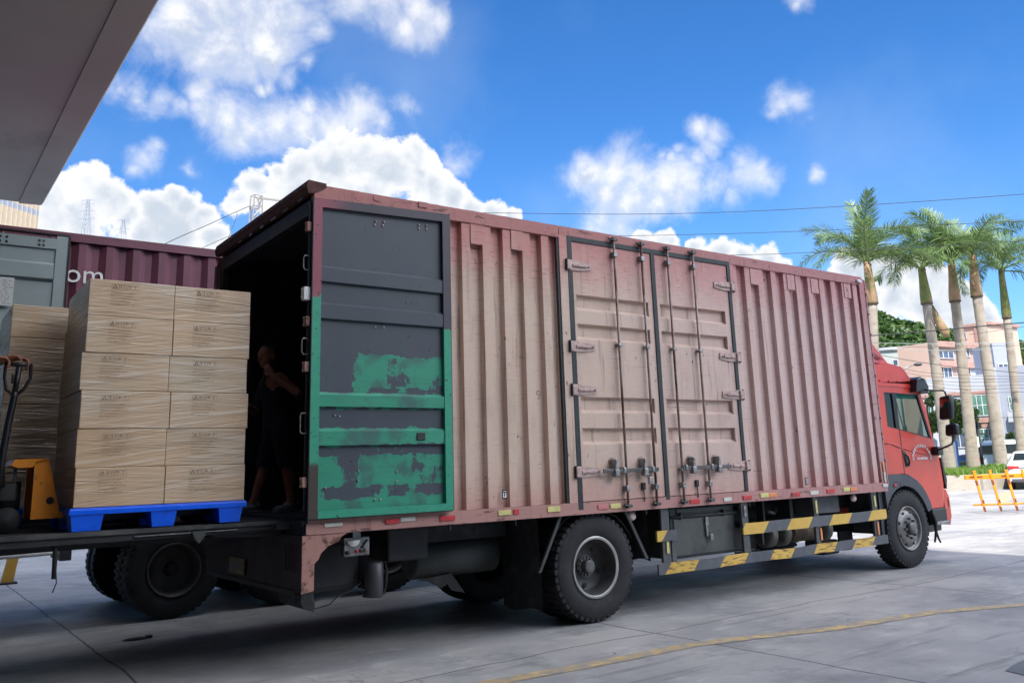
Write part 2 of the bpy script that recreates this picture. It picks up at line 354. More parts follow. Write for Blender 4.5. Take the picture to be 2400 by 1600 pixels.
def paint_green_door():
    mt = bpy.data.materials.new('green_over_slate_door_paint'); mt.use_nodes = True; t = mt.node_tree; p = t.nodes['Principled BSDF']
    tcn = N(t, 'ShaderNodeTexCoord'); sp = N(t, 'ShaderNodeSeparateXYZ'); t.links.new(tcn.outputs['Object'], sp.inputs[0])
    def nz(scale, st=(1, 1, 1), det=5, rough=.5, off=(0, 0, 0)):
        mp = N(t, 'ShaderNodeMapping'); t.links.new(tcn.outputs['Object'], mp.inputs[0]); mp.inputs['Scale'].default_value = st; mp.inputs['Location'].default_value = off
        n = N(t, 'ShaderNodeTexNoise'); t.links.new(mp.outputs[0], n.inputs['Vector']); n.inputs['Scale'].default_value = scale
        n.inputs['Detail'].default_value = det; n.inputs['Roughness'].default_value = rough; return n.outputs['Fac']
    n1 = nz(3.2, off=(1.7, 0, .4)); n2 = nz(11, det=4)
    # hand-brushed green: share of green by height (z / 4), brushed on with ragged borders
    zz = math_(t, 'ADD', sp.outputs['Z'], math_(t, 'MULTIPLY', math_(t, 'SUBTRACT', n2, .5), .10))
    rp = N(t, 'ShaderNodeValToRGB'); t.links.new(math_(t, 'DIVIDE', zz, 4.0), rp.inputs[0]); e = rp.color_ramp.elements
    rp.color_ramp.interpolation = 'CONSTANT'
    stops = [(0, .78), (1.27/4, .36), (1.36/4, .60), (1.62/4, .36), (1.70/4, .64), (1.84/4, .20), (2.0/4, .66), (2.12/4, .44), (2.17/4, .56), (2.44/4, 0.0)]
    e[0].position = 0; e[0].color = (stops[0][1],)*3+(1,)
    e[1].position = stops[1][0]; e[1].color = (stops[1][1],)*3+(1,)
    for q, v in stops[2:]:
        k = e.new(q); k.color = (v, v, v, 1)
    bias = rp.outputs[0]
    left = smooth(t, math_(t, 'ADD', sp.outputs['X'], math_(t, 'MULTIPLY', n2, .08)), .42, .30, 0, .5)     # bare near the left on the upper patch
    lf = math_(t, 'MULTIPLY', left, smooth(t, sp.outputs['Z'], 2.12, 2.14))
    v = math_(t, 'SUBTRACT', math_(t, 'ADD', bias, math_(t, 'SUBTRACT', n1, .5)), lf)
    gm = smooth(t, math_(t, 'ADD', v, math_(t, 'ADD', math_(t, 'MULTIPLY', math_(t, 'SUBTRACT', n2, .5), .40), math_(t, 'MULTIPLY', math_(t, 'SUBTRACT', nz(9, (3, 1, .5), 5, .6), .5), .22))), .47, .53)
    slate = mixc(t, nz(2.2), hexc(56, 60, 72), hexc(66, 76, 82))
    slate = mixc(t, smooth(t, nz(2.6, off=(4.6, 0, 2.1)), .62, .75), slate, hexc(84, 54, 66))
    green = mixc(t, nz(5), hexc(34, 132, 104), hexc(52, 150, 118))
    green = mixc(t, math_(t, 'MULTIPLY', smooth(t, nz(5, off=(3, 0, 1)), .48, .66), .75), green, hexc(58, 84, 84))
    green = mixc(t, math_(t, 'MULTIPLY', smooth(t, nz(12, (.25, 1, 4), 4), .5, .7), .3), green, hexc(44, 104, 88))
    c = mixc(t, gm, slate, green)
    c = mixc(t, smooth(t, nz(34, (1, 1, .7), 3), .70, .73), c, (.012, .012, .014))
    c = mixc(t, smooth(t, nz(20, (.6, 1, 5), 4), .70, .74), c, (.03, .03, .03))
    t.links.new(c, p.inputs['Base Color']); p.inputs['Roughness'].default_value = .5
    b = N(t, 'ShaderNodeBump'); b.inputs['Strength'].default_value = .2; b.inputs['Distance'].default_value = .01
    t.links.new(math_(t, 'ADD', nz(4), math_(t, 'MULTIPLY', gm, .3)), b.inputs['Height']); t.links.new(b.outputs[0], p.inputs['Normal'])
    return mt
M_gdoor = paint_green_door()
def paint_green_frame():
    mt = bpy.data.materials.new('green_door_frame_paint'); mt.use_nodes = True; t = mt.node_tree; p = t.nodes['Principled BSDF']
    tcn = N(t, 'ShaderNodeTexCoord'); sp = N(t, 'ShaderNodeSeparateXYZ'); t.links.new(tcn.outputs['Object'], sp.inputs[0])
    n = N(t, 'ShaderNodeTexNoise'); t.links.new(tcn.outputs['Object'], n.inputs['Vector']); n.inputs['Scale'].default_value = 14; n.inputs['Detail'].default_value = 5
    n3 = N(t, 'ShaderNodeTexNoise'); t.links.new(tcn.outputs['Object'], n3.inputs['Vector']); n3.inputs['Scale'].default_value = 30; n3.inputs['Detail'].default_value = 4
    z = math_(t, 'ADD', sp.outputs['Z'], math_(t, 'MULTIPLY', n.outputs['Fac'], .12))
    z = math_(t, 'ADD', z, math_(t, 'MULTIPLY', sp.outputs['X'], .16))
    top = mixc(t, smooth(t, sp.outputs['X'], .02, .35), hexc(140, 70, 84), hexc(60, 56, 66))
    c = mixc(t, smooth(t, z, 2.965, 2.985), mixc(t, n.outputs['Fac'], hexc(34, 136, 106), hexc(58, 158, 126)), top)
    c = mixc(t, smooth(t, n3.outputs['Fac'], .66, .70), c, (.02, .02, .02))
    low = math_(t, 'MULTIPLY', smooth(t, z, 1.66, 1.6), smooth(t, sp.outputs['X'], .06, .04))
    c = mixc(t, low, c, hexc(66, 56, 50))
    t.links.new(c, p.inputs['Base Color']); p.inputs['Roughness'].default_value = .5
    return mt
M_gframe = paint_green_frame()

def hazard():
    mt = bpy.data.materials.new('black_and_yellow_guard_paint'); mt.use_nodes = True; t = mt.node_tree; p = t.nodes['Principled BSDF']
    tcn = N(t, 'ShaderNodeTexCoord'); sp = N(t, 'ShaderNodeSeparateXYZ'); t.links.new(tcn.outputs['Object'], sp.inputs[0])
    n = N(t, 'ShaderNodeTexNoise'); t.links.new(tcn.outputs['Object'], n.inputs['Vector']); n.inputs['Scale'].default_value = 8; n.inputs['Detail'].default_value = 8
    ms = N(t, 'ShaderNodeMapping'); t.links.new(tcn.outputs['Object'], ms.inputs[0]); ms.inputs['Scale'].default_value = (1, 1, 8)
    n2 = N(t, 'ShaderNodeTexNoise'); t.links.new(ms.outputs[0], n2.inputs['Vector']); n2.inputs['Scale'].default_value = 7; n2.inputs['Detail'].default_value = 6
    u = math_(t, 'SUBTRACT', sp.outputs['X'], math_(t, 'MULTIPLY', sp.outputs['Z'], .85))
    # lower rail: yellow begins at 3.56 + .82k; upper at 4.49 + .81k (at their top edge)
    hi = math_(t, 'GREATER_THAN', sp.outputs['Z'], .56)
    lowm = math_(t, 'MODULO', math_(t, 'ADD', math_(t, 'SUBTRACT', u, 3.555), 8.13), .813)
    him = math_(t, 'MODULO', math_(t, 'ADD', math_(t, 'SUBTRACT', u, 4.475), 8.13), .813)
    mm = math_(t, 'ADD', math_(t, 'MULTIPLY', him, hi), math_(t, 'MULTIPLY', lowm, math_(t, 'SUBTRACT', 1, hi)))
    y = math_(t, 'LESS_THAN', mm, .40)
    yc = mixc(t, n.outputs['Fac'], hexc(196, 152, 50), hexc(226, 190, 96))
    yc = mixc(t, math_(t, 'MULTIPLY', smooth(t, n2.outputs['Fac'], .52, .60), math_(t, 'SUBTRACT', 1.05, hi)), yc, hexc(132, 96, 56))
    gc = mixc(t, n.outputs['Fac'], hexc(66, 68, 74), hexc(100, 102, 106))
    c = mixc(t, y, gc, yc)
    t.links.new(c, p.inputs['Base Color']); p.inputs['Roughness'].default_value = .5
    return mt
M_haz = hazard()

def concrete():
    mt = bpy.data.materials.new('yard_concrete'); mt.use_nodes = True; t = mt.node_tree; p = t.nodes['Principled BSDF']
    tcn = N(t, 'ShaderNodeTexCoord'); sp = N(t, 'ShaderNodeSeparateXYZ'); t.links.new(tcn.outputs['Object'], sp.inputs[0])
    def nz(scale, st=(1, 1, 1), det=8, rough=.6, off=(0, 0, 0)):
        mp = N(t, 'ShaderNodeMapping'); t.links.new(tcn.outputs['Object'], mp.inputs[0]); mp.inputs['Scale'].default_value = st; mp.inputs['Location'].default_value = off
        n = N(t, 'ShaderNodeTexNoise'); t.links.new(mp.outputs[0], n.inputs['Vector']); n.inputs['Scale'].default_value = scale
        n.inputs['Detail'].default_value = det; n.inputs['Roughness'].default_value = rough; return n.outputs['Fac']
    c = mixc(t, smooth(t, nz(.55), .3, .7), hexc(136, 135, 136), hexc(170, 167, 163))
    c = mixc(t, math_(t, 'MULTIPLY', smooth(t, nz(2.4, (1, 1.6, 1), 9, .68), .5, .72), .5), c, hexc(196, 192, 188))
    c = mixc(t, math_(t, 'MULTIPLY', smooth(t, nz(1.1, (1, 1, 1), 10, .74, (5, 3, 0)), .50, .68), .6), c, hexc(104, 108, 110))
    c = mixc(t, math_(t, 'MULTIPLY', smooth(t, nz(2.4, (.22, 2.6, 1), 7, .62, (9, 3, 0)), .54, .68), .5), c, hexc(92, 92, 96))  # tyre smears
    c = mixc(t, math_(t, 'MULTIPLY', nz(70, det=3), .18), c, hexc(90, 90, 90))
    c = mixc(t, smooth(t, nz(6.5, (1, 1, 1), 2, .4, (1, 7, 0)), .795, .81), c, hexc(40, 40, 42))   # oil spots
    c = mixc(t, smooth(t, nz(170, det=2), .64, .72), c, hexc(112, 108, 104))
    vc = N(t, 'ShaderNodeTexVoronoi', feature='DISTANCE_TO_EDGE'); vm = N(t, 'ShaderNodeVectorMath', operation='ADD'); t.links.new(tcn.outputs['Object'], vm.inputs[0])
    nv = N(t, 'ShaderNodeTexNoise'); nv.inputs['Scale'].default_value = 1.8; nv.inputs['Detail'].default_value = 6; t.links.new(tcn.outputs['Object'], nv.inputs['Vector'])
    t.links.new(nv.outputs['Color'], vm.inputs[1]); t.links.new(vm.outputs[0], vc.inputs['Vector']); vc.inputs['Scale'].default_value = .42
    crk = math_(t, 'MULTIPLY', smooth(t, vc.outputs['Distance'], .0025, .006, 1, 0), smooth(t, nz(.6, det=3), .54, .62))
    c = mixc(t, math_(t, 'MULTIPLY', crk, .38), c, hexc(70, 70, 72))
    wob = math_(t, 'MULTIPLY', math_(t, 'SUBTRACT', nz(1.1, det=6), .5), .10)
    wob2 = math_(t, 'MULTIPLY', math_(t, 'SUBTRACT', nz(.22, det=5), .5), .55)
    def lines(co, off, per, w, wb):
        a = math_(t, 'ADD', math_(t, 'ADD', co, wb), 400*per - off)
        a = math_(t, 'ABSOLUTE', math_(t, 'SUBTRACT', math_(t, 'MODULO', math_(t, 'ADD', a, per/2), per), per/2))
        return smooth(t, a, w, w*2.2, 1, 0)
    ln = math_(t, 'MAXIMUM', lines(sp.outputs['X'], -1.03, 3.99, .006, wob), lines(sp.outputs['Y'], -.68, 4.6, .005, wob2))
    c = mixc(t, math_(t, 'MULTIPLY', ln, .85), c, hexc(44, 44, 46))
    t.links.new(c, p.inputs['Base Color'])
    rr = smooth(t, nz(1.5), .35, .7, .62, .85); t.links.new(rr, p.inputs['Roughness'])
    b = N(t, 'ShaderNodeBump'); b.inputs['Strength'].default_value = .25; b.inputs['Distance'].default_value = .01
    t.links.new(math_(t, 'SUBTRACT', nz(28, det=5), ln), b.inputs['Height']); t.links.new(b.outputs[0], p.inputs['Normal'])
    return mt

# ------------------------------------------------------------------ ground and markings
b = MB(); b.add([(-400, -300, 0), (900, -300, 0), (900, 900, 0), (-400, 900, 0)], [(0, 1, 2, 3)])
tag(b.build('ground', concrete()), kind='structure')
cl = [(-1.6, -1.12), (-.6, -1.13), (.2, -1.16), (.89, -1.215), (1.75, -1.29), (2.83, -1.32), (3.5, -1.50), (4.16, -1.72), (5.5, -1.905), (6.44, -2.295), (7.6, -2.62), (9, -3.1)]
M_line = mat('faded_yellow_road_paint', hexc(190, 162, 108), .8, var=.12, vscale=5, col2=hexc(146, 140, 130), c2f=(.38, .60), c2scale=9)
b = MB(); vs = []; fs = []
for i, (x, y) in enumerate(cl):
    a = Vector(cl[max(i-1, 0)]); c_ = Vector(cl[min(i+1, len(cl)-1)]); d = (c_-a).normalized(); n_ = Vector((-d.y, d.x))
    for s_ in (-.078, .078): vs.append((x+n_.x*s_, y+n_.y*s_, .004))
    if i: fs.append((2*i-2, 2*i-1, 2*i+1, 2*i))
b.add(vs, fs); tag(b.build('yellow_lane_line', M_line), kind='structure')
b = MB(); b.add([(24.0, 6.5, .004), (24.2, 6.3, .004), (31.5, 9.6, .004), (31.2, 9.9, .004)], [(0, 1, 2, 3)])
tag(b.build('far_lane_line', M_line), kind='structure')
M_wet = mat('rain_puddle', (.05, .055, .06),   .22, var=.3, vscale=4)
b = MB(); pp = []
for k in range(22):
    t_ = 2*math.pi*k/22; rr_ = 1+.25*mnoise.noise(Vector((math.cos(t_)*1.5, math.sin(t_)*1.5, 3)))
    pp.append((4.1+.75*rr_*math.cos(t_)+.2, -3.62+.28*rr_*math.sin(t_), .004))
b.add(pp, [tuple(range(22))]); tag(b.build('puddle', M_wet), kind='structure')

# ------------------------------------------------------------------ warehouse on the left with its canopy
M_soff = mat('canopy_soffit_plaster', hexc(188, 186, 180), .85, var=.04, vscale=1.2, col2=hexc(164, 160, 154), c2f=(.55, .8), c2scale=.8, bump=.05)
M_wall = mat('warehouse_wall_render', hexc(95, 92, 90), .9, var=.08, vscale=.6)
M_tile = mat('cream_facade_tiles', hexc(196, 176, 148), .6, var=.06, vscale=3)
M_tileb = mat('blue_grey_facade_tiles', hexc(150, 158, 172), .6, var=.06, vscale=3)
wh = thing('warehouse', (-7.2, -15, 0), 'tall grey warehouse with a deep concrete canopy reaching over the yard, top left', 'warehouse')
def loc(b, o): # shift built verts into the parent's frame
    ox, oy, oz = o.location; c_, s_ = math.cos(-o.rotation_euler[2]), math.sin(-o.rotation_euler[2])
    b.v = [((x-ox)*c_-(y-oy)*s_, (x-ox)*s_+(y-oy)*c_, z-oz) for x, y, z in b.v]; return b
b = MB(); b.box(-30, -7.2, -60, 9.3, 0, 30.2); loc(b, wh).build('wall', M_wall, wh)
b = MB(); b.box(-7.19, 6, -60, -13.5, 0, 12); loc(b, wh).build('added_shade_block', M_wall, wh)  # unseen block added behind the viewer to keep out low sky light
b = MB(); b.box(-.9, 7, -13.49, -7.3, 5.6, 5.95); loc(b, wh).build('added_shade_slab', M_wall, wh)  # unseen slab added behind the viewer to darken the ground at lower left
b = MB(); b.box(-7.19, -1.36, -30, 9.07, 6, 6.5)
loc(b, wh).build('canopy', M_soff, wh)
b = MB(); b.prism([(-1.355, 5.985), (-1.03, 6.0), (-1.0, 6.05), (-1.0, 6.6), (-1.355, 6.6)], -30, 9.09); loc(b, wh).build('canopy_edge', M_soff, wh)
_c = at(91, 500, 78); _l = at(-500, 500, 58)
_ux = Vector((_c.x-_l.x, _c.y-_l.y, 0)); _L = _ux.length
bw = thing('cream_tiled_building', (_l.x, _l.y, 0), 'cream tiled building with blue-grey bands behind the canopy corner', 'building', rz=math.atan2(_ux.y, _ux.x))
b = MB(); zs = [0, at(80, 530, 78).z, at(80, 518, 78).z, at(80, 507, 78).z, at(80, 494, 78).z, 36]
for i in range(5):
    b.m = 1 if i == 3 else 0
    b.box(0, _L, 0, 12, zs[i], zs[i+1])
b.build('wall', [M_tile, M_tileb], bw)
b = MB()
for k in range(40): b.box(_L-.5*k-.3, _L-.5*k-.26, -.03, -.002, 8, 36)
b.build('tile_joints', mat('tile_joint', hexc(196, 182, 160), .7), bw)

# ------------------------------------------------------------------ THE TRUCK
tk = thing('box_truck', (4, 1.25, 0), 'weathered red box truck with faded corrugated body and open rear doors', 'truck')
def P(bld, name, m_, parent=tk, **k):
    """build with world coordinates, parent to the truck (or to a part of it)"""
    root = tk
    bld.v = [(x-4, y-1.25, z) for x, y, z in bld.v]
    o = bld.build(name, m_, parent, **k)
    # keep object-space textures in truck metres: shift the mesh instead of the object
    o.location = (0, 0, 0)
    return o
# object texture coordinates must read in world metres -> put offset on the objects instead
def P(bld, name, m_, parent=tk, **k):
    o = bld.build(name, m_, parent, **k)
    o.location = (-4, -1.25, 0) if parent is tk else (0, 0, 0)
    return o
L_, W_ = 7.99, 2.5
YF = 0.0
# body shell: floor, far wall, front wall, roof
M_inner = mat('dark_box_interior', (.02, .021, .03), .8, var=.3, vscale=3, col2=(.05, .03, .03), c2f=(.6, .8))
b = MB(); b.box(.06, 7.95, .06, W_-.06, 1.08, 1.14); P(b, 'load_floor', mat('worn_floor_steel', (.05, .048, .045), .7, var=.4, vscale=6, bump=.2))
b = MB()
def corr(x0, x1, y, sgn, z0, z1, per, off, depth=.035, r_=.092, s_=.024):
    """trapezoid corrugation along x; y is the ridge plane, valleys go in by depth"""
    pts = []; x = off - per
    while x < x1 + per:
        for xx, yy in ((x, depth), (x+s_, 0), (x+s_+r_, 0), (x+2*s_+r_, depth)): pts.append((xx, yy))
        x += per
    q = []
    for (a, ya), (c_, yc) in zip(pts, pts[1:]):
        if c_ <= x0 or a >= x1: continue
        def at_(t): return ya + (yc-ya)*(t-a)/(c_-a) if c_ != a else ya
        A = max(a, x0); B = min(c_, x1)
        if not q: q.append((A, at_(A)))
        q.append((B, at_(B)))
    v = []; f = []
    for (xx, yy) in q:
        v += [(xx, y+sgn*yy, z0), (xx, y+sgn*yy, z1)]
    for i in range(len(q)-1): f.append((2*i, 2*i+2, 2*i+3, 2*i+1))
    return v, f
b.add(*corr(1.2, 2.60, 0.0, 1, 1.13, 3.765, .235, 1.456, .052, .094, .012)); P(b, 'side_panel', M_body)
b = MB(); b.add(*corr(5.28, 7.87, 0.0, 1, 1.13, 3.775, .2475, 5.488, .052, .098, .012)); P(b, 'side_panel', M_body)
b = MB(); b.add(*corr(.05, 7.9, W_, -1, 1.13, 3.77, .24, .2)); P(b, 'side_panel', M_body)
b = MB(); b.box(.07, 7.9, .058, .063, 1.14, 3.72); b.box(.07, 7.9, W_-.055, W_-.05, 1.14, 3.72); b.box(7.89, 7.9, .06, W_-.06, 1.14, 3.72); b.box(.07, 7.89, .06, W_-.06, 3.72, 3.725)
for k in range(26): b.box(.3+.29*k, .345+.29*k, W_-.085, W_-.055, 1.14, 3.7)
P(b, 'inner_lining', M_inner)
b = MB(); b.box(-.0, 7.97, .0, W_, 3.865, 3.895); 
for k in range(1, 20): b.box(.4*k, .4*k+.05, .05, W_-.05, 3.895, 3.915)
P(b, 'roof', M_rail)
b = MB()      # top rail with little irregular seams
b.box(-.0, 2.625, -.014, .06, 3.768, 3.862); b.box(2.632, 5.235, -.014, .06, 3.80, 3.862); b.box(5.24, 7.99, -.014, .06, 3.775, 3.862)
b.box(1.0, 1.09, -.022, -.015, 3.84, 3.892); b.box(.55, .62, -.02, -.015, 3.83, 3.872)
P(b, 'top_rail', M_rail)
b = MB(); b.box(0, 7.99, W_-.06, W_+.014, 3.77, 3.862); P(b, 'top_rail', M_rail)
b = MB(); b.box(-.0, 7.99, -.014, .07, 1.015, 1.128); b.box(-.02, 1.33, -.02, -.015, 1.02, 1.105); P(b, 'bottom_rail', M_rail)
b = MB(); b.box(0, 7.99, W_-.07, W_+.014, 1.015, 1.128); P(b, 'bottom_rail', M_rail)
b = MB(); b.box(2.628, 2.732, -.012, .06, 1.129, 3.799); b.box(2.599, 2.627, .03, .05, 1.13, 3.765); P(b, 'door_post', M_body)
b = MB(); b.box(2.600, 2.626, -.004, .028, 1.13, 3.765); P(b, 'dark_gap_strip', M_seal)  # dark strip stands in for the dark gap beside the post
b = MB(); b.box(5.222, 5.279, -.012, .06, 1.129, 3.8); P(b, 'door_post', M_body)
b = MB(); b.box(7.871, 7.99, -.013, .07, 1.129, 3.774); b.box(7.991, 8.01, -.02, .04, 1.1, 3.85)
for k in range(9): b.bbox(7.992, 8.018, -.034, -.021, 1.4+.28*k, 1.425+.28*k, .003)
P(b, 'corner_post', M_rail)
b = MB(); b.box(7.9, 7.99, W_-.07, W_+.012, 1.129, 3.77); b.box(7.95, 7.985, .07, W_-.07, 1.02, 3.86); P(b, 'front_wall', M_rail)
# rear portal
b = MB(); b.box(-.01, .055, .0, .085, 1.129, 3.767); b.box(-.01, .055, W_-.085, W_, 1.129, 3.767); b.box(-.01, .055, .086, W_-.086, 3.64, 3.767)
P(b, 'rear_portal', M_dark)
b = MB(); b.prism([(-.075, 3.865), (-.06, 3.915), (.1, 3.905), (.1, 3.868), (-.02, 3.80), (-.06, 3.80)], -.03, W_+.03, 1)
for k in range(14): b.box(-.085, -.07, .1+.17*k, .1+.17*k+.05, 3.855, 3.885)
P(b, 'roof_lip', mat('rusty_roof_lip', hexc(92, 58, 52), .85, var=.35, vscale=9, col2=(.05, .03, .03), c2f=(.5, .6), c2scale=9, bump=.3))
b = MB()
for k in range(6): b.box(-.055, -.052, .12+.32*k, .2+.32*k+rnd.random()*.08, 3.79-.02*rnd.random(), 3.797)
P(b, 'reflective_scraps', M_galv)
b = MB(); b.box(-.03, .0, .0, W_, 1.02, 1.128); b.box(-.05, -.031, .0, W_, 1.09, 1.127); P(b, 'rear_sill', M_dark)
# vents on the corrugation
b = MB()
for x0, x1 in ((1.565, 1.71), (2.035, 2.18), (5.60, 5.745), (6.31, 6.46), (6.80, 6.95), (7.52, 7.67)):
    b = MB(); b.prism([(-.008, 3.57), (-.008, 3.764), (.03, 3.764), (.03, 3.57)], x0, x1, 0); P(b, 'vent_cover', M_body)
# pasted symbol plates near the bottom
def plate(x, z, ch, w=.05, h=.085):
    b = MB(); b.box(x-w/2, x+w/2, -.006, -.002, z-h/2, z+h/2); o = P(b, 'lashing_mark', M_blk_pl)
    v, f = text_mesh(ch, .06, .001); T = Matrix.Translation((x, -.0075, z)) @ FACE
    b = MB(); b.box(x-.018, x+.018, -.0068, -.0062, z-.03, z+.03); b.add(v, f, T)
    b.mi = [0]*6 + [1]*len(f); P(b, 'symbol', [M_white, M_blk_pl], o)
plate(1.875, 1.245, 'T'); plate(6.305, 1.205, 'E')
v, f = text_mesh('9', .13, .001); b = MB(); b.add(v, f, Matrix.Translation((2.305, -.004, 2.15)) @ FACE); P(b, 'stencil_digit', mat('stencil_grey', hexc(150, 128, 116), .7))

# side doors
def side_door(x0, x1, hinge_left):
    b = MB(); Z0, Z1 = 1.135, 3.745; yo = -.004
    rec = [(3.03, 3.19), (2.73, 2.89), (1.99, 2.15), (1.68, 1.84)]
    e0, e1 = (.06, .09) if hinge_left else (.07, .10)
    rx0, rx1 = x0+e0-.02, x1-e1+.02
    zs = sorted([Z0, Z1] + [z for r_ in rec for z in r_])
    for a, c_ in zip(zs, zs[1:]):
        if (a, c_) in rec:
            b.box(x0, rx0, yo, .05, a, c_); b.box(rx1, x1, yo, .05, a, c_)
            d = .046; g_ = .0015
            v = [(rx0+g_, yo, c_), (rx1-g_, yo, c_), (rx1-g_, yo+d, c_-.010), (rx0+g_, yo+d, c_-.010), (rx0+g_, yo+d, a+.035), (rx1-g_, yo+d, a+.035), (rx1-g_, yo, a), (rx0+g_, yo, a)]
            b.add(v, [(0, 1, 2, 3), (3, 2, 5, 4), (4, 5, 6, 7)])
        else: b.box(x0, x1, yo, .05, a, c_)
    o = P(b, 'side_door', M_body)
    return o
M_hinge = mat('grimy_pink_casting', hexc(186, 160, 152), .55, var=.2, vscale=20, col2=hexc(90, 66, 60), c2f=(.55, .7), c2scale=25)
M_rod = mat('rusty_grey_rod', hexc(150, 132, 124), .5, .2, var=.25, vscale=8, col2=hexc(88, 56, 44), c2f=(.48, .62), c2scale=7, c2stretch=(1, 1, .3))
def hinge(x, z, d, par):
    s_ = 1 if d > 0 else -1
    b = MB(); pr = [(x, z-.055), (x, z+.055), (x+s_*.07, z+.055), (x+s_*.14, z+.045), (x+s_*.30, z+.035), (x+s_*.31, z-.03), (x+s_*.15, z-.05), (x+s_*.07, z-.05)]
    b.prism(pr, -.018, -.0045, 1); b.bbox(x+s_*.05, x+s_*.24, -.036, -.018, z-.012, z+.016, .005)
    b.bbox(min(x-s_*.03, x+s_*.03), max(x-s_*.03, x+s_*.03), -.045, -.014, z-.05, z+.05, .008)
    for q in (.12, .27): b.tube([(x+s_*q, -.02, z+.0), (x+s_*q, -.042, z)], .009, 8)
    P(b, 'hinge', M_hinge, par)
    b = MB(); b.box(min(x-s_*.035, x-s_*.028), max(x-s_*.035, x-s_*.028), -.04, -.013, z-.06, z+.06)
    P(b, 'hinge_pin', M_blk_pl, par)
def rod(x, par, handle):
    b = MB(); b.smooth = True; b.tube([(x, -.045, 1.07), (x, -.045, 3.83)], .0135, 10)
    P(b, 'lock_rod', M_rod, par)
    b = MB()
    for z in (3.66, 2.69, 1.40, 1.24):
        b = MB(); b.bbox(x-.026, x+.026, -.068, -.004, z-.028 if z > 3 or z < 1.3 else z-.015, z+.028 if z > 3 or z < 1.3 else z+.015, .006); P(b, 'rod_bracket', M_galv, par)
    for z, s_ in ((3.83, 1), (1.07, -1)):
        b = MB()
        b.bbox(x-.02, x+.02, -.066, -.016, z-.022, z+.022, .005)
        b.tube([(x-.06, -.03, z+s_*.012), (x-.045, -.05, z-s_*.008), (x, -.055, z), (x+.045, -.05, z-s_*.008), (x+.06, -.03, z+s_*.012)], .009, 6)
        P(b, 'rod_keeper', mat('dark_galvanised', (.10, .095, .09), .5, .4, var=.3, vscale=20), par)
for (x0, x1, hl) in ((2.792, 3.915, True), (3.972, 5.168, False)):
    o = side_door(x0, x1, hl)
    for z in (3.49, 2.65, 2.215, 1.415): hinge(2.735 if hl else 5.225, z, 1 if hl else -1, o)
    for x in ((3.35, 3.75) if hl else (4.15, 4.56)): rod(x, o, True)
    # handle bar, hasps, padlock and stops
    hb = (3.02, 3.78) if hl else (4.14, 4.90)
    b = MB(); b.bbox(hb[0], hb[1], -.075, -.062, 1.395, 1.435, .004); P(b, 'locking_handle', mat('dark_galvanised', (.1, .095, .09)), o)
    for x in ((3.19, 3.585) if hl else (4.30, 4.70)):
        b = MB(); b.bbox(x-.02, x+.02, -.09, -.006, 1.42, 1.53, .008); b.tube([(x, -.095, 1.50), (x, -.089, 1.50)], .012, 8); b.bbox(x-.03, x+.03, -.095, -.03, 1.355, 1.43, .01); P(b, 'hasp', M_galv, o)
        b = MB(); b.bbox(x+.11-.02 if hl else x-.11-.02, x+.11+.02 if hl else x-.11+.02, -.085, -.006, 1.385, 1.45, .012)
        P(b, 'handle_hub', M_galv, o)
        b = SM(); pts = [(x+.04*math.cos(a), -.0065, 1.50+.045*math.sin(a)) for a in [R(k*18-10) for k in range(12)]]; b.tube(pts, .0022, 5); P(b, 'wear_ring', mat('wear_mark', hexc(120, 92, 84), .7), o)
    x = 3.60 if hl else 4.305
    if hl:
        b = MB(); b.tube([(x, -.09, 1.37), (x+.03, -.1, 1.36), (x+.04, -.1, 1.33)], .005, 6); b.bbox(x+.0, x+.055, -.112, -.088, 1.27, 1.34, .006); P(b, 'padlock', M_galv, o)
    x = 3.60 if hl else 4.39
    b = MB(); b.bbox(x-.022, x+.022, -.03, -.0045, 1.215, 1.285, .004); b.tube([(x, -.02, 1.22), (x, -.02, 1.10)], .006, 6); P(b, 'bolt_stop', M_dark, o)
b = MB()
b.box(2.733, 2.791, -.016, .04, 1.06, 3.80); b.box(5.169, 5.221, -.016, .04, 1.129, 3.80); b.box(3.916, 3.971, -.016, .04, 1.10, 3.748)
b.box(2.792, 5.168, -.016, .04, 3.749, 3.799)
P(b, 'door_seal', M_seal)

# open rear door folded forward along the side
dx0, dx1, dz0, dz1 = -.03, 1.285, 1.14, 3.79
yd = -.085
b = MB()
b.box(dx0, dx0+.075, yd, yd+.045, dz0, dz1-.04); b.box(dx1-.075, dx1, yd, yd+.045, dz0, dz1)
b.prism([(dx0+.075, dz1-.04), (dx0+.075, dz1-.115), (dx1-.075, dz1-.075), (dx1-.075, dz1)], yd+.001, yd+.045, 1)
b.box(dx0+.075, dx1-.075, yd+.001, yd+.045, dz0, dz0+.06)
rd = P(b, 'rear_door', M_gframe)
ribs = [(3.03, 3.18), (2.72, 2.87), (2.0, 2.13), (1.69, 1.84)]
b = MB(); xl, xr_ = dx0+.076, dx1-.076; y0_ = yd+.036
prof = [(dz0+.061, 0)]
for a, c_ in sorted(ribs): prof += [(a, 0), (a+.012, -.03), (c_-.025, -.03), (c_, 0)]
prof.append((dz1-.06, 0))
v = []; f = []
NX = 14
for (z, dy) in prof:
    for k in range(NX+1):
        x = xl + (xr_-xl)*k/NX
        v.append((x, y0_ + dy + (.0035*mnoise.noise(Vector((x*2.5, z*2.5, 1)))), z))
for i in range(len(prof)-1):
    for k in range(NX): a = i*(NX+1)+k; f.append((a, a+1, a+NX+2, a+NX+1))
b.add(v, f); b.box(xl, xr_, y0_+.006, yd+.05, dz0+.06, dz1-.12)
P(b, 'door_skin', M_gdoor, rd)
b = MB()
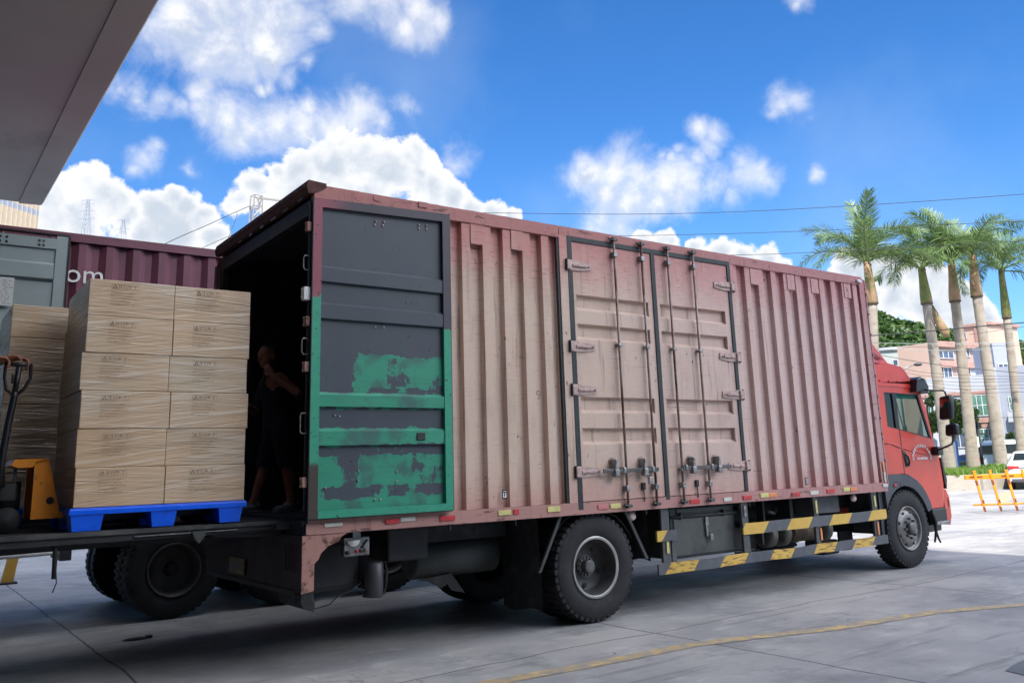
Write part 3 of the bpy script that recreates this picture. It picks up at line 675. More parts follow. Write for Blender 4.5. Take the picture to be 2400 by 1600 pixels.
for x, z in ((.55, 3.63), (.63, 3.635), (.54, 3.595), (.62, 3.60), (.98, 3.655), (1.06, 3.66), (.98, 3.62), (1.06, 3.625), (.55, 2.69), (.63, 2.695), (.98, 2.73), (1.06, 2.735), (.4, 1.5), (.75, 1.48), (.4, 1.42), (.75, 1.40), (.12, 1.37), (.55, 1.26), (.6, 1.26), (.19, 1.94), (.23, 1.935)):
    b.bbox(x-.008, x+.008, y0_-.012, y0_, z-.008, z+.008, .004)
P(b, 'rivets', M_galv, rd)
b = MB(); b.bbox(.93, 1.01, y0_-.040, y0_-.030, 1.735, 1.80, .004); P(b, 'latch_plate', M_dark, rd)
b = MB(); b.box(dx0-.006, dx0, yd, yd+.05, dz0, dz1-.04); b.box(dx1, dx1+.008, yd+.004, yd+.05, dz0-.0, dz1+.01); b.box(dx0, dx1, yd+.01, yd+.05, dz0-.008, dz0)
P(b, 'door_gasket', M_blk_pl, rd)
# loops, hinges and plates on the near rear post
def rl(z0, z1, bigg=.05):
    b = SM(); y = -.035; x = -.035
    b.tube([(x, y, z0+.015), (x-.012, y, z0), (x-bigg, y-.01, z0), (x-bigg-.012, y-.01, z0+.02), (x-bigg-.012, y-.01, z1-.02), (x-bigg, y-.01, z1), (x-.012, y, z1), (x, y, z1-.015)], .0055, 6)
    P(b, 'grab_loop', M_galv)
for z0, z1 in ((3.13, 3.25), (2.43, 2.56), (1.80, 1.96)): rl(z0, z1)
for z, mm in ((3.50, M_rear), (2.93, M_white), (2.70, M_rear), (2.33, M_rear), (1.42, M_rear)):
    b = MB(); w = .05 if mm is M_white else .03
    b.bbox(-.045-w, -.036, -.06, .0, z-(.055 if mm is M_white else .04), z+(.055 if mm is M_white else .04), .006)
    for q in (-.03, .03): b.tube([(-.04-w, -.03, z+q), (-.055-w, -.03, z+q)], .008, 6)
    P(b, 'rear_hinge', mm)
b = SM(); b.tube([(-.045, -.03, 1.2), (-.045, -.03, 3.72)], .010, 8); P(b, 'rear_lock_rod', M_dark)
# far rear door, also folded forward
b = MB(); b.box(-.03, 1.27, W_+.03, W_+.08, 1.14, 3.78); b.box(-.05, -.031, W_+.02, W_+.09, 3.3, 3.7); P(b, 'rear_door', M_rear)
b = MB(); b.box(-.06, -.052, W_+.03, W_+.05, 3.45, 3.68); P(b, 'rear_hinge', M_galv)

# reflectors along the rail
refl = [(.13, .28, 1.07, 1.10, M_reflW), (.66, .79, 1.06, 1.10, M_reflR), (.80, .94, 1.07, 1.105, M_reflW), (1.18, 1.33, 1.05, 1.095, M_reflR),
 (1.79, 1.93, 1.062, 1.105, M_reflY), (2.02-.06, 2.02, 1.062, 1.108, M_reflR), (2.35, 2.5, 1.06, 1.11, M_reflY), (2.97, 3.11, 1.05, 1.095, M_reflP), (3.13, 3.27, 1.05, 1.098, M_reflY),
 (4.26, 4.41, 1.04, 1.085, M_reflR), (4.79, 4.92, 1.04, 1.08, M_reflW), (5.11, 5.26, 1.04, 1.085, M_reflR), (5.41, 5.56, 1.05, 1.10, M_reflY), (5.565, 5.71, 1.05, 1.095, M_reflO),
 (5.98, 6.13, 1.035, 1.085, M_reflR), (6.33, 6.49, 1.04, 1.085, M_reflW), (6.66, 6.82, 1.045, 1.095, M_reflR), (7.0, 7.14, 1.05, 1.10, M_reflY), (7.15, 7.29, 1.05, 1.095, M_reflO)]
for x0, x1, z0, z1, mm in refl:
    b = MB(); b.bbox(x0, x1, -.024, -.0145 if x0 > 1.34 else -.0205, z0, z1, .003)
    if x0 <= 1.34: b.v = [(x, y-.006, z) for x, y, z in b.v]
    P(b, 'reflector', mm)
for (x0, x1, z0, z1, mm) in ((7.915, 7.95, 1.27, 1.39, M_reflO), (7.92, 7.955, 1.135, 1.255, M_reflW), (7.87, 7.985, 1.07, 1.11, M_reflW)):
    b = MB(); b.bbox(x0, x1, -.026, -.0145, z0, z1, .003); P(b, 'reflector', mm)
b = SM(); b.bbox(7.80, 7.90, -.05, -.0145, 3.80, 3.84, .01); P(b, 'marker_lamp', M_lamp)

# chassis
b = MB()
for y in (.80, 1.62): b.box(.05, 8.9, y, y+.08, .78, 1.0)
for x in (.2, 1.1, 1.9, 2.9, 3.8, 4.9, 6.0, 7.1, 8.0): b.box(x, x+.08, .88, 1.62, .82, .97)
for k in range(14): b.box(.3+.56*k, .36+.56*k, .07, W_-.07, 1.003, 1.078)
P(b, 'chassis_frame', M_frame)
b = SM()
for x, rz in ((2.957, .51), (8.493, .51)): b.tube([(x, .35, .50), (x, .9, .50), (x, 1.25, .50), (x, 1.6, .50), (x, 2.15, .50)], [.07, .08, .2 if x < 5 else .08, .08, .07], 14)
b.tube([(3.1, 1.25, .55), (6.8, 1.25, .8)], .05, 10)
P(b, 'axle', M_frame)
b = MB()
for y in (.86, 1.64):
    b.prism([(2.3, .80), (2.6, .66), (2.957, .60), (3.3, .66), (3.6, .80), (3.6, .75), (3.3, .6), (2.957, .54), (2.6, .6), (2.3, .75)], y-.04, y+.04, 1)
    b.prism([(7.8, .80), (8.493, .62), (9.15, .78), (9.15, .74), (8.493, .57), (7.8, .75)], y-.04, y+.04, 1)
P(b, 'leaf_springs', M_frame)
b = MB(); b.bbox(6.7, 8.0, .85, 1.6, .55, 1.0, .05); P(b, 'gearbox', M_frame)
# rear bumper structure
b = MB(); b.prism([(-.045, 1.014), (.33, 1.014), (.275, .985), (.26, .955), (.17, .925), (.11, .875), (.09, .83), (.055, .80), (.055, .60), (-.045, .585)], -.012, .0, 1)
P(b, 'rear_bracket', M_rear)
b = MB(); b.box(-.045, -.03, .002, 2.45, .60, 1.013); b.box(-.03, .055, .002, .05, .6, .8)
for k in range(5): b.box(-.052, -.046, .12+.05*k, .145+.05*k, .74, .95)
b.box(-.06, .04, .1, 2.4, .56, .6)
P(b, 'rear_bumper', mat('dark_maroon_bumper', (.035, .018, .018), .7, var=.3, vscale=5, bump=.1))
b = MB(); b.bbox(-.064, -.055, 1.28, 1.70, .63, .77, .003); o = P(b, 'number_plate', mat('yellow_number_plate', hexc(140, 108, 40), .6, var=.2, vscale=14))
v, f = text_mesh('B · 8U052', .1, .001); T = Matrix.Translation((-.0655, 1.49, .70)) @ Matrix.Rotation(R(-90), 4, 'Z') @ FACE
b = MB(); b.add(v, f, T); P(b, 'plate_characters', M_blk_pl, o)
b = MB(); b.prism([(-.035, .585), (.055, .6), (.075, .5), (.07, .44), (-.02, .48), (-.25+.21, .53)], .01, .5, 1); P(b, 'mud_flap', M_black)
# lamp and valve cluster
b = MB(); b.bbox(.35, .575, .09, .16, .82, .965, .006); b.box(.43, .50, .1, .16, .965, 1.014); o = P(b, 'valve_panel', M_galv)
b = SM(); b.prism([(.425+.055*math.cos(R(a)), .945+.05*math.sin(R(a))) for a in range(180, 361, 15)], .07, .09, 1); P(b, 'side_lamp', M_lamp, o)
for x, z, mm, r_ in ((.375, .852, M_blk_pl, .016), (.455, .856, M_reflR, .012), (.535, .862, M_galv, .018), (.49, .856, M_blk_pl, .012)):
    b = SM(); b.tube([(x, .065, z), (x, .09, z)], r_, 12); P(b, 'knob', mm, o)
b = SM(); b.tube([(.5, .08, .88), (.53, .07, .92), (.55, .08, .94)], .008, 8); P(b, 'pipe', M_dark, o)
b = SM(); b.tube([(.705, .27, .46), (.705, .27, .47), (.705, .27, .73), (.705, .27, .745)], [.07, .078, .078, .06], 20); P(b, 'air_dryer', mat('grey_canister', (.05, .05, .055), .45, var=.2))
b = SM(); b.tube([(.8, .27, .74), (.82, .26, .66), (.81, .26, .55), (.8, .27, .48), (.74, .27, .455)], .012, 6)
b.tube([(.13, .3, .50), (.2, .3, .42), (.32, .3, .44), (.40, .3, .50), (.5, .3, .52), (.6, .3, .58)], .006, 6)
b.tube([(.6, .3, .55), (.62, .3, .47), (.7, .3, .455)], .008, 6); P(b, 'hoses', M_black)
# dark bulk under the rear body
b = MB(); b.bbox(.12, .62, .35, .75, .52, .95, .06); b.bbox(.85, 1.25, .3, .7, .72, 1.0, .02); P(b, 'brake_chamber_box', M_frame)
b = SM(); b.tube([(1.22, .62, .68), (1.24, .62, .68), (2.12, .62, .68), (2.14, .62, .68)], [.14, .165, .165, .14], 24); P(b, 'air_tank', M_olive)
b = MB(); b.bbox(.9, 2.2, .45, .8, .84, 1.0, .01); b.prism([(1.25, .52), (1.36, .50), (1.5, .43), (1.56, .46), (1.6, .4), (1.75, .36), (1.6, .55)], .5, .53, 1); P(b, 'under_guard', M_black)
b = MB(); b.prism([(1.13, .89), (1.19, .895), (1.13, .86)], .38, .385, 1); P(b, 'torn_sticker', mat('old_sticker', hexc(170, 160, 120), .7))
# mudflaps and stays
for x, z0, z1, y1 in ((2.27, .17, 1.0, .66), (3.66, .50, 1.0, .60)):
    b = MB(); v = []; f = []
    for i in range(9):
        for j in range(7):
            yy = .05+(y1-.05)*j/6; zz = z0+(z1-z0)*i/8
            v.append((x+.015*math.sin(i*.5+j*.9)*(1-i/8)+.03*(1-i/8), yy, zz + (.02*math.sin(j*1.1) if i == 0 else 0)))
    for i in range(8):
        for j in range(6): a = i*7+j; f.append((a, a+1, a+8, a+7))
    b.add(v, f); b.add([(p[0]+.008, p[1], p[2]) for p in v], f); P(b, 'mud_flap', M_black)
b = MB(); b.prism([(2.54, 1.013), (2.575, 1.013), (2.30, .52), (2.268, .52)], .045, .075, 1); P(b, 'mudguard_stay', M_olive)
b = MB(); b.prism([(3.375, 1.013), (3.41, 1.013), (3.67, .53), (3.635, .53)], .045, .075, 1)
P(b, 'mudguard_stay', M_olive)
b = SM(); pts = [(2.957+.60*math.cos(a), .35, .51+.585*math.sin(a)) for a in [R(20+10*k) for k in range(15)]]
b = MB()
pa = [(2.957+.575*math.cos(R(25+10*k)), min(1.0, .50+.565*math.sin(R(25+10*k)))) for k in range(14)]
pb = [(x, z+.008) for x, z in pa]; b.prism(pa+pb[::-1], .08, .65, 1); P(b, 'mudguard', M_black)
for k in range(6):
    x = (1.33, 2.03, 3.52, 3.68, 5.3, 7.3)[k]
    b = SM(); b.tube([(x, .05, 1.014), (x, .05, .96)], .004, 5); P(b, 'tie_hook', M_galv)
# side lamps below the rail
for x in (3.50, 7.34):
    b = SM(); b.ell((x, .08, .955), .055, .03, .045, 16); o = P(b, 'side_lamp', mat('side_lamp_lens', hexc(226, 196, 190) if x < 5 else (.8, .8, .78), .3))
    b = MB(); b.bbox(x-.05, x+.04, .07, .14, .985, 1.013, .004); P(b, 'lamp_bracket', M_dark, o)
# tool box
b = MB(); b.bbox(4.10, 5.12, .14, .60, .475, 1.0, .012); tb = P(b, 'tool_box', M_olive)
b = MB(); b.bbox(4.14, 5.08, .125, .141, .50, .88, .008); b.bbox(4.2, 5.06, .128, .141, .94, .985, .004)
tb2 = P(b, 'tool_box_lid', mat('olive_lid', (.075, .08, .072), .5, var=.3, vscale=2.5, col2=(.035, .035, .035), c2f=(.45, .7), c2scale=2.5, bump=.06), tb)
b = SM(); b.tube([(4.09, .115, .905), (5.13, .115, .905)], .013, 8)
for x in (4.24, 4.92): b.tube([(x, .115, .88), (x, .115, .945)], .02, 8)
P(b, 'hinge_bar', M_olive, tb)
b = MB(); b.bbox(4.605, 4.65, .10, .124, .79, .88, .004); b.bbox(4.61, 4.64, .10, .124, .68, .78, .004); b.tube([(4.64, .1, .72), (4.66, .09, .735), (4.68, .09, .70)], .006, 6); b.bbox(4.645, 4.695, .08, .10, .635, .70, .006); b.tube([(4.67, .1, .64), (4.672, .1, .56)], .003, 5)
P(b, 'padlock', M_galv, tb)
# side guards
for (x0, x1, z0, z1) in ((3.86, 3.975, .47, 1.013), (3.99, 4.05, .47, .70), (5.115, 5.225, .47, 1.013), (6.43, 6.52, .47, 1.013), (7.65, 7.765, .47, 1.013)):
    b = MB(); b.bbox(x0, x1, .025, .06, z0, z1, .004); P(b, 'guard_post', mat('guard_post_paint', (.075, .078, .08), .55, var=.2, vscale=8, bump=.05))
def guard(x0, x1, z0, z1, dent):
    b = MB(); n = 40; v = []; f = []
    for i in range(n+1):
        x = x0+(x1-x0)*i/n; dz = dent*.022*mnoise.noise(Vector((x*1.6, z0*3, 0))); dy = dent*.03*mnoise.noise(Vector((x*2.3, 7, z0)))
        dr = 0
        for (yy, zz) in ((0.0, z0), (0.0, z1), (.024, z1), (.024, z0)): v.append((x, yy-.0+dy-.001, zz+dz+dr))
    for i in range(n):
        for k in range(4): a = i*4+k; c_ = i*4+(k+1) % 4; f.append((a, c_, c_+4, a+4))
    f += [(3, 2, 1, 0), tuple(n*4+k for k in range(4))]
    b.add(v, f); P(b, 'guard_rail', M_haz)
guard(3.77, 4.05, .685, .79, .2); guard(5.10, 7.91, .665, .785, .4); guard(3.78, 7.88, .36, .465, 1)
for x0, x1, z0, z1, mm in ((3.905, 3.94, .56, .68, M_reflY), (5.145, 5.185, .86, .97, M_galv), (6.455, 6.49, .82, .97, M_reflY), (6.5, 6.535, .50, .64, M_reflO), (7.69, 7.725, .83, .97, M_reflY), (7.70, 7.73, .48, .64, M_reflO)):
    b = MB(); b.bbox(x0, x1, .012, .0245, z0, z1, .003); P(b, 'reflector', mm)
# machinery between guards
b = SM(); b.tube([(5.45, .75, .80), (6.15, .75, .80)], .12, 16); P(b, 'fuel_tank', M_frame)
b = MB(); b.bbox(6.72, 7.2, .2, .55, .79, 1.0, .01); o = P(b, 'battery_box', mat('grey_battery_box', (.12, .12, .125), .6, var=.2, vscale=4, col2=(.2, .1, .1), c2f=(.6, .75)))
b = SM(); b.tube([(6.48, .5, .58), (6.5, .5, .58), (7.02, .5, .58), (7.04, .5, .58)], [.1, .13, .13, .1], 20); P(b, 'silencer', mat('rusty_silencer', (.10, .07, .045), .6, .3, var=.5, vscale=7, col2=(.3, .24, .16), c2f=(.58, .75), c2scale=6))
for x, h in ((6.02, .10), (6.28, .105), (7.12, .09)):
    b = SM(); b.tube([(x-h*.6, .45, .58), (x-h*.5, .45, .58), (x+h*.5, .45, .58), (x+h*.6, .45, .58)], [.11, .15, .15, .11], 18); P(b, 'air_tank', mat('dusty_aluminium_tank', (.2, .19, .17), .5, .4, var=.35, vscale=8, col2=(.08, .06, .05), c2f=(.5, .7)))
b = SM(); b.tube([(5.86, .4, .66), (5.9, .4, .64), (5.9, .4, .48)], .012, 8); b.tube([(6.02, .38, .86), (6.12, .38, .83), (6.2, .38, .9)], .02, 8); P(b, 'valve_pipe', M_galv)
b = MB(); b.bbox(5.28, 5.9, .5, .9, .42, .70, .03); b.bbox(6.2, 6.26, .2, .4, .75, 1.01, .005); b.bbox(5.7, 5.73, .2, .3, .72, 1.01, .004)
for k in range(9): b.prism([(5.5+.05*k, .42), (5.55+.05*k, .42), (5.525+.05*k, .385)], .5, .52, 1)
P(b, 'lower_frame', M_frame)
b = MB(); b.bbox(7.2, 7.55, .5, .8, .24, .42, .03)
for k in range(5): b.prism([(7.75+.045*k, .35), (7.795+.045*k, .35), (7.772+.045*k, .25)], .6, .63, 1)
b.box(7.7, 8.0, .6, .63, .35, .5); P(b, 'front_brake_part', M_black)
b = MB(); b.prism([(7.93, .46), (8.06, .46), (8.12, 1.0), (7.93, 1.0)], .10, .13, 1); b.prism([(8.03, .46), (8.06, .46), (8.12, 1.0), (8.09, 1.0)], .13, .6, 1)
P(b, 'mudguard', M_grey_pl)

# wheels --------------------------------------------------------------
def tyre_bld(y0, y1, R0=.51, r_in=.275, lugs=44):
    b = SM(); w = y1-y0
    prof = [(r_in, y0+.03), (r_in+.02, y0+.012), (r_in+.09, y0), (R0-.06, y0+.004), (R0-.018, y0+.028), (R0-.012, y0+.05), (R0-.012, y1-.05), (R0-.018, y1-.028), (R0-.06, y1-.004), (r_in+.09, y1), (r_in+.02, y1-.012), (r_in, y1-.03)]
    b.lathe(prof, 56, close=True)
    b.smooth = False
    for k in range(lugs):
        a = 2*math.pi*k/lugs; T = Matrix.Rotation(-a, 4, 'Y')
        for (ya, yb) in ((y0+.012, y0+.075), (y0+.085, y0+w/2-.006), (y0+w/2+.006, y1-.085), (y1-.075, y1-.012)):
            s_ = (.010 if (ya < y0+.08) else 0)
            v = [(R0-.02-s_*2, ya, -.024), (R0-.02, yb, -.020), (R0-.02, yb, .020), (R0-.02-s_*2, ya, .024), (R0-s_, ya+.004, -.021), (R0, yb, -.018), (R0, yb, .018), (R0-s_, ya+.004, .021)]
            b.add(v, [(0, 1, 2, 3), (4, 7, 6, 5), (0, 4, 5, 1), (1, 5, 6, 2), (2, 6, 7, 3), (3, 7, 4, 0)], T)
    return b
M_rim_l = mat('dusty_rim_lip', (.36, .35, .33), .4, .5, var=.2, vscale=10)
M_rim_d = mat('dark_dished_rim', (.085, .083, .08), .55, .2, var=.3, vscale=8, col2=(.045, .04, .036), c2f=(.45, .65), bump=.1)
M_rim_f = mat('grey_front_rim', (.22, .21, .2), .45, .5, var=.25, vscale=10, col2=(.12, .1, .09), c2f=(.52, .7), c2scale=8)
def truck_wheel(x, y, side, dual):
    """side -1: outer face towards -y"""
    root = bpy.data.objects.new('wheel', None); C.objects.link(root); root.parent = tk
    root.location = (x-4, y-1.25, .51); root.rotation_euler = (0, rnd.random()*3, 0 if side < 0 else math.pi)
    if dual:
        tyre_bld(0, .26).build('tyre', M_tyre, root); tyre_bld(.31, .57).build('tyre', M_tyre, root)
        b = SM(); b.lathe([(.262, .012), (.288, .0), (.292, .012), (.284, .028), (.27, .03)], 48); b.build('rim_lip', M_rim_l, root)
        b = SM(); b.lathe([(.27, .02), (.262, .03), (.25, .10), (.235, .17), (.215, .20), (.12, .185), (.0, .185)], 48); b.lathe([(.28, .26), (.28, .32)], 48); b.build('rim', M_rim_d, root)
        b = MB()
        for k in range(10):
            a = 2*math.pi*(k+.5)/10; T = Matrix.Rotation(a, 4, 'Y') @ Matrix.Translation((.18, 0, 0)); 
            if k % 2 == 0: b.tube([T @ Vector((0, .186, 0)), T @ Vector((0, .191, 0))], .026, 12)
        b.build('hand_holes', M_blk_pl, root)
        b = MB(); b.tube([(0, .185, 0), (0, .165, 0)], .105, 24); b.tube([(0, .165, 0), (0, .10, 0), (0, .092, 0)], [.066, .062, .05], 20)
        for k in range(12):
            a = 2*math.pi*k/12; p = Vector((.085*math.cos(a), 0, .085*math.sin(a))); b.tube([p+Vector((0, .185, 0)), p+Vector((0, .145, 0))], .013, 6)
        b.build('hub', mat('greasy_grey_hub', (.13, .125, .12), .5, .3, var=.3, vscale=15), root)
    else:
        tyre_bld(0, .27).build('tyre', M_tyre, root)
        b = SM(); b.lathe([(.262, .03), (.268, .005), (.286, -.004), (.288, .016), (.28, .03)], 48); b.build('rim_lip', M_rim_f, root)
        b = SM(); b.lathe([(.275, .03), (.262, .035), (.25, .05), (.235, .04), (.19, .005), (.15, .004), (.0, .004)], 48); b.build('rim', M_rim_f, root)
        b = SM()
        for k in range(8):
            a = 2*math.pi*k/8; p = Vector((.213*math.cos(a), 0, .213*math.sin(a))); b.tube([p+Vector((0, .018, 0)), p+Vector((0, .0215-.009, 0))], .024, 12)
        b.build('hand_holes', M_blk_pl, root)
        b = SM(); b.tube([(0, .003, 0), (0, -.05, 0), (0, -.06, 0)], [.085, .075, .05], 20)
        b.smooth = False
        for k in range(8):
            a = 2*math.pi*(k+.5)/8; p = Vector((.125*math.cos(a), 0, .125*math.sin(a))); b.tube([p+Vector((0, .003, 0)), p+Vector((0, -.035, 0))], .016, 6)
        b.build('hub', mat('greasy_grey_hub', (.13, .125, .12)), root)
    return root
truck_wheel(2.957, .03, -1, True); truck_wheel(2.957, 2.47, 1, True)
truck_wheel(8.493, .05, -1, False); truck_wheel(8.493, 2.45, 1, False)

# cab -------------------------------------------------------------------
CY0, CY1 = .10, 2.40
def front_off(y):
    t_ = min(y-CY0, CY1-y); r_ = .16
    return 0 if t_ >= r_ else r_*(1-math.sqrt(max(0, 1-(1-t_/r_)**2)))*.62
def cab_skin(prof, n_side=6, back=8.19, fade=True):
    ys = [CY0+.16*(1-math.cos(R(90*k/n_side))) for k in range(n_side+1)] + [.7, 1.25, 1.8] + [CY1-.16*(1-math.cos(R(90*k/n_side))) for k in range(n_side, -1, -1)]
    v = []; f = []; m_ = len(prof)
    for y in ys:
        for (x, z) in prof:
            w = max(0, min(1, (x-back)/.8)) if fade else 1
            v.append((x-front_off(y)*w, y, z))
    for j in range(len(ys)-1):
        for i in range(m_-1): a = j*m_+i; f.append((a, a+1, a+m_+1, a+m_))
    return v, f
fo = front_off(CY0)
side_low = [(8.19, 1.86), (8.34, 1.86), (9.47-fo*.6, 1.685), (9.57-fo, 1.60), (9.63-fo, 1.46), (9.66-fo, 1.25), (9.67-fo, 1.05), (9.58-fo, .73), (9.13, .73)]
side_low += [(8.493+.66*math.cos(R(a)), .555+.66*math.sin(R(a))) for a in (28, 40, 52, 64, 76)] + [(8.60, 1.223), (8.19, 1.223)]
b = MB()
for y0, y1 in ((CY1-.045, CY1), (CY0, CY0+.045)):
    b = MB()
    b.prism(side_low, y0, y1, 1)
    b.prism([(8.19, 1.861), (8.335, 1.861), (8.345, 2.33), (8.19, 2.33)], y0, y1, 1)                      # rear pillar
    b.prism([(9.20, 2.315), (9.475-fo*.6, 1.69), (9.56-fo, 1.615), (9.37, 2.12), (9.26, 2.36)], y0, y1, 1)          # A pillar
    b.prism([(8.19, 2.331), (9.195, 2.318), (9.255, 2.36), (9.16, 2.50), (8.19, 2.46)], y0, y1, 1)
    if y0 == CY1-.045: far_side = P(b, 'side_panel', M_red)
cb = P(b, 'cab', M_red)
far_side.parent = cb; far_side.location = (0, 0, 0)
b = SM(); b.add(*cab_skin([(9.57, 1.60), (9.63, 1.46), (9.66, 1.25), (9.67, 1.05), (9.58, .73)], fade=False)); b.add(*cab_skin([(9.26, 2.36), (9.17, 2.50)], fade=False))
P(b, 'front_panel', M_red, cb)
b = MB(); b.box(8.19, 8.21, CY0+.045, CY1-.045, 1.0, 2.9); b.box(8.21, 9.45, CY0+.046, CY1-.046, .93, .96); P(b, 'back_wall', M_dark, cb)
# roof and wind deflector
b = SM(); b.add(*cab_skin([(8.2, 2.46), (8.2, 2.71), (8.55, 2.735), (8.85, 2.70), (9.02, 2.64), (9.12, 2.56), (9.19, 2.46)]))
b.smooth = False
b.prism([(8.2, 2.461), (8.2, 2.71), (8.55, 2.735), (8.85, 2.70), (9.02-.07, 2.64), (9.12-.1, 2.56), (9.19-.12, 2.461)], CY0, CY0+.02, 1); b.prism([(8.2, 2.461), (8.2, 2.71), (8.55, 2.735), (8.85, 2.70), (8.95, 2.64), (9.02, 2.56), (9.07, 2.461)], CY1-.02, CY1, 1)
P(b, 'roof', M_red, cb)
b = MB(); y0 = CY0+.04
b.add([(8.2, y0, 2.74), (8.2, y0, 3.06), (8.45, y0+.03, 2.90), (8.72, y0+.06, 2.735), (8.2, CY1-.04, 2.74), (8.2, CY1-.04, 3.06), (8.45, CY1-.07, 2.90), (8.72, CY1-.10, 2.735)],
      [(0, 3, 2, 1), (4, 5, 6, 7), (1, 2, 6, 5), (2, 3, 7, 6), (0, 1, 5, 4)])
df = P(b, 'wind_deflector', M_red, cb)
b = MB(); b.prism([(8.21, 2.90), (8.50, 2.79), (8.21, 2.81)], y0-.004, y0+.014, 1); P(b, 'deflector_recess', mat('dark_red_recess', (.2, .015, .018), .5), df)
b = MB(); b.prism([(8.19, 2.44), (9.10, 2.43), (9.10, 2.405), (8.19, 2.415)], CY0-.012, CY0-.0005, 1)
for x in (8.28, 8.5, 8.72): b.bbox(x-.012, x+.012, CY0-.014, CY0-.0005, 2.475, 2.50, .004)
P(b, 'roof_gutter', M_red, cb)
# visor with lamp housing
b = MB(); b.prism([(9.0, 2.34), (9.06, 2.52), (9.16, 2.56), (9.27, 2.52), (9.34, 2.42), (9.31, 2.32), (9.2, 2.36)], CY0-.10, CY0+.08, 1); b.prism([(9.18, 2.50), (9.38, 2.40), (9.36, 2.36), (9.16, 2.46)], CY0+.08, CY1-.08, 1)
P(b, 'sun_visor', M_blk_pl, cb)
b = SM(); b.tube([(9.03, CY0-.11, 2.51), (9.15, CY0-.12, 2.54), (9.25, CY0-.11, 2.52)], .008, 6); P(b, 'visor_trim', M_galv, cb)
# glass
M_glass = bpy.data.materials.new('window_glass'); M_glass.use_nodes = True; t = M_glass.node_tree; p = t.nodes['Principled BSDF']
p.inputs['Base Color'].default_value = (.02, .03, .03, 1); p.inputs['Roughness'].default_value = .03
trn = N(t, 'ShaderNodeBsdfTransparent'); trn.inputs[0].default_value = (.8, .88, .86, 1); mx = N(t, 'ShaderNodeMixShader'); mx.inputs[0].default_value = .22
t.links.new(trn.outputs[0], mx.inputs[1]); t.links.new(p.outputs[0], mx.inputs[2]); t.links.new(mx.outputs[0], t.nodes['Material Output'].inputs[0])
M_dglass = mat('dark_glass', (.015, .02, .024), .05, var=.2)
for y0 in (CY0+.02, CY1-.024):
    b = MB(); b.prism([(8.64, 1.82), (9.46-fo*.6, 1.695), (9.195, 2.313), (8.625, 2.325)], y0, y0+.004, 1); P(b, 'door_window', M_glass, cb)
    b = MB(); b.prism([(8.336, 1.862), (8.55, 1.835), (8.545, 2.326), (8.346, 2.329)], y0, y0+.004, 1); P(b, 'quarter_window', M_dglass, cb)
    b = MB(); b.prism([(8.55, 1.835), (8.64, 1.821), (8.625, 2.326), (8.545, 2.327)], y0-.018, y0+.012, 1)
    for (A, B_) in (((8.336, 1.862), (9.46-fo*.6, 1.69)), ((8.345, 2.326), (9.195, 2.314)), ((9.195, 2.314), (9.46-fo*.6, 1.69))):
        d_ = Vector((B_[0]-A[0], B_[1]-A[1])).normalized(); n_ = Vector((-d_.y, d_.x))*(.012 if A[0] < 9 else .02)
        b.prism([A, B_, (B_[0]+n_.x*-1, B_[1]-n_.y), (A[0]-n_.x, A[1]-n_.y)] if A[0] > 9 or A[1] > 2 else [A, B_, (B_[0]+n_.x, B_[1]+n_.y), (A[0]+n_.x, A[1]+n_.y)], y0-.017, y0+.008, 1)
    P(b, 'window_frame', M_blk_pl, cb)
b = SM(); b.add(*cab_skin([(9.53, 1.62), (9.36, 2.12), (9.25, 2.36)], fade=False)); P(b, 'windscreen', M_glass, cb)
b = SM(); b.tube([(9.28, .5, 2.28), (9.46, .52, 1.75)], .008, 6); P(b, 'windscreen_trim', M_white, cb)
b = MB(); b.box(8.66, 9.2, CY0+.03, CY0+.035, 2.25, 2.31); P(b, 'sun_strip', mat('green_sun_strip', (.03, .45, .3), .3), cb)
# door detail
b = MB(); b.prism([(8.607, 1.225), (8.616, 1.225), (8.625, 1.82), (8.614, 1.82)], CY0-.0035, CY0-.0005, 1)
b.prism([(8.62, 1.22), (8.625, 1.212)] + [(8.493+.672*math.cos(R(a)), .555+.672*math.sin(R(a))) for a in (72, 60, 48, 36, 24)] + [(9.13, .75), (9.14, .75)] + [(8.493+.682*math.cos(R(a)), .557+.682*math.sin(R(a))) for a in (24, 36, 48, 60, 72)], CY0-.0035, CY0-.0005, 1)
P(b, 'door_gap', M_blk_pl, cb)
b = MB(); b.prism([(8.625, 1.535), (8.70, 1.51), (8.78, 1.32), (8.655, 1.305)], CY0-.006, CY0-.0005, 1); b2 = P(b, 'door_handle', M_olive, cb)
b = SM(); b.tube([(8.67, CY0-.008, 1.48), (8.70, CY0-.03, 1.45), (8.725, CY0-.03, 1.37), (8.715, CY0-.008, 1.33)], .012, 8); b.prism([(8.64, 1.50), (8.67, 1.50), (8.73, 1.33), (8.66, 1.32)], CY0-.009, CY0-.0062, 1); P(b, 'grip', M_blk_pl, b2)
b = SM(); b.prism([(8.21, 1.625), (8.35, 1.625), (8.56, 1.565), (8.60, 1.57), (8.60, 1.582), (8.35, 1.645), (8.21, 1.64)], CY0-.012, CY0-.0005, 1); b.prism([(8.66, 1.56), (9.1, 1.49), (9.4, 1.46), (9.55, 1.455), (9.55, 1.44), (9.4, 1.445), (9.1, 1.475), (8.66, 1.545)], CY0-.008, CY0-.0005, 1)
P(b, 'body_crease', M_red, cb)
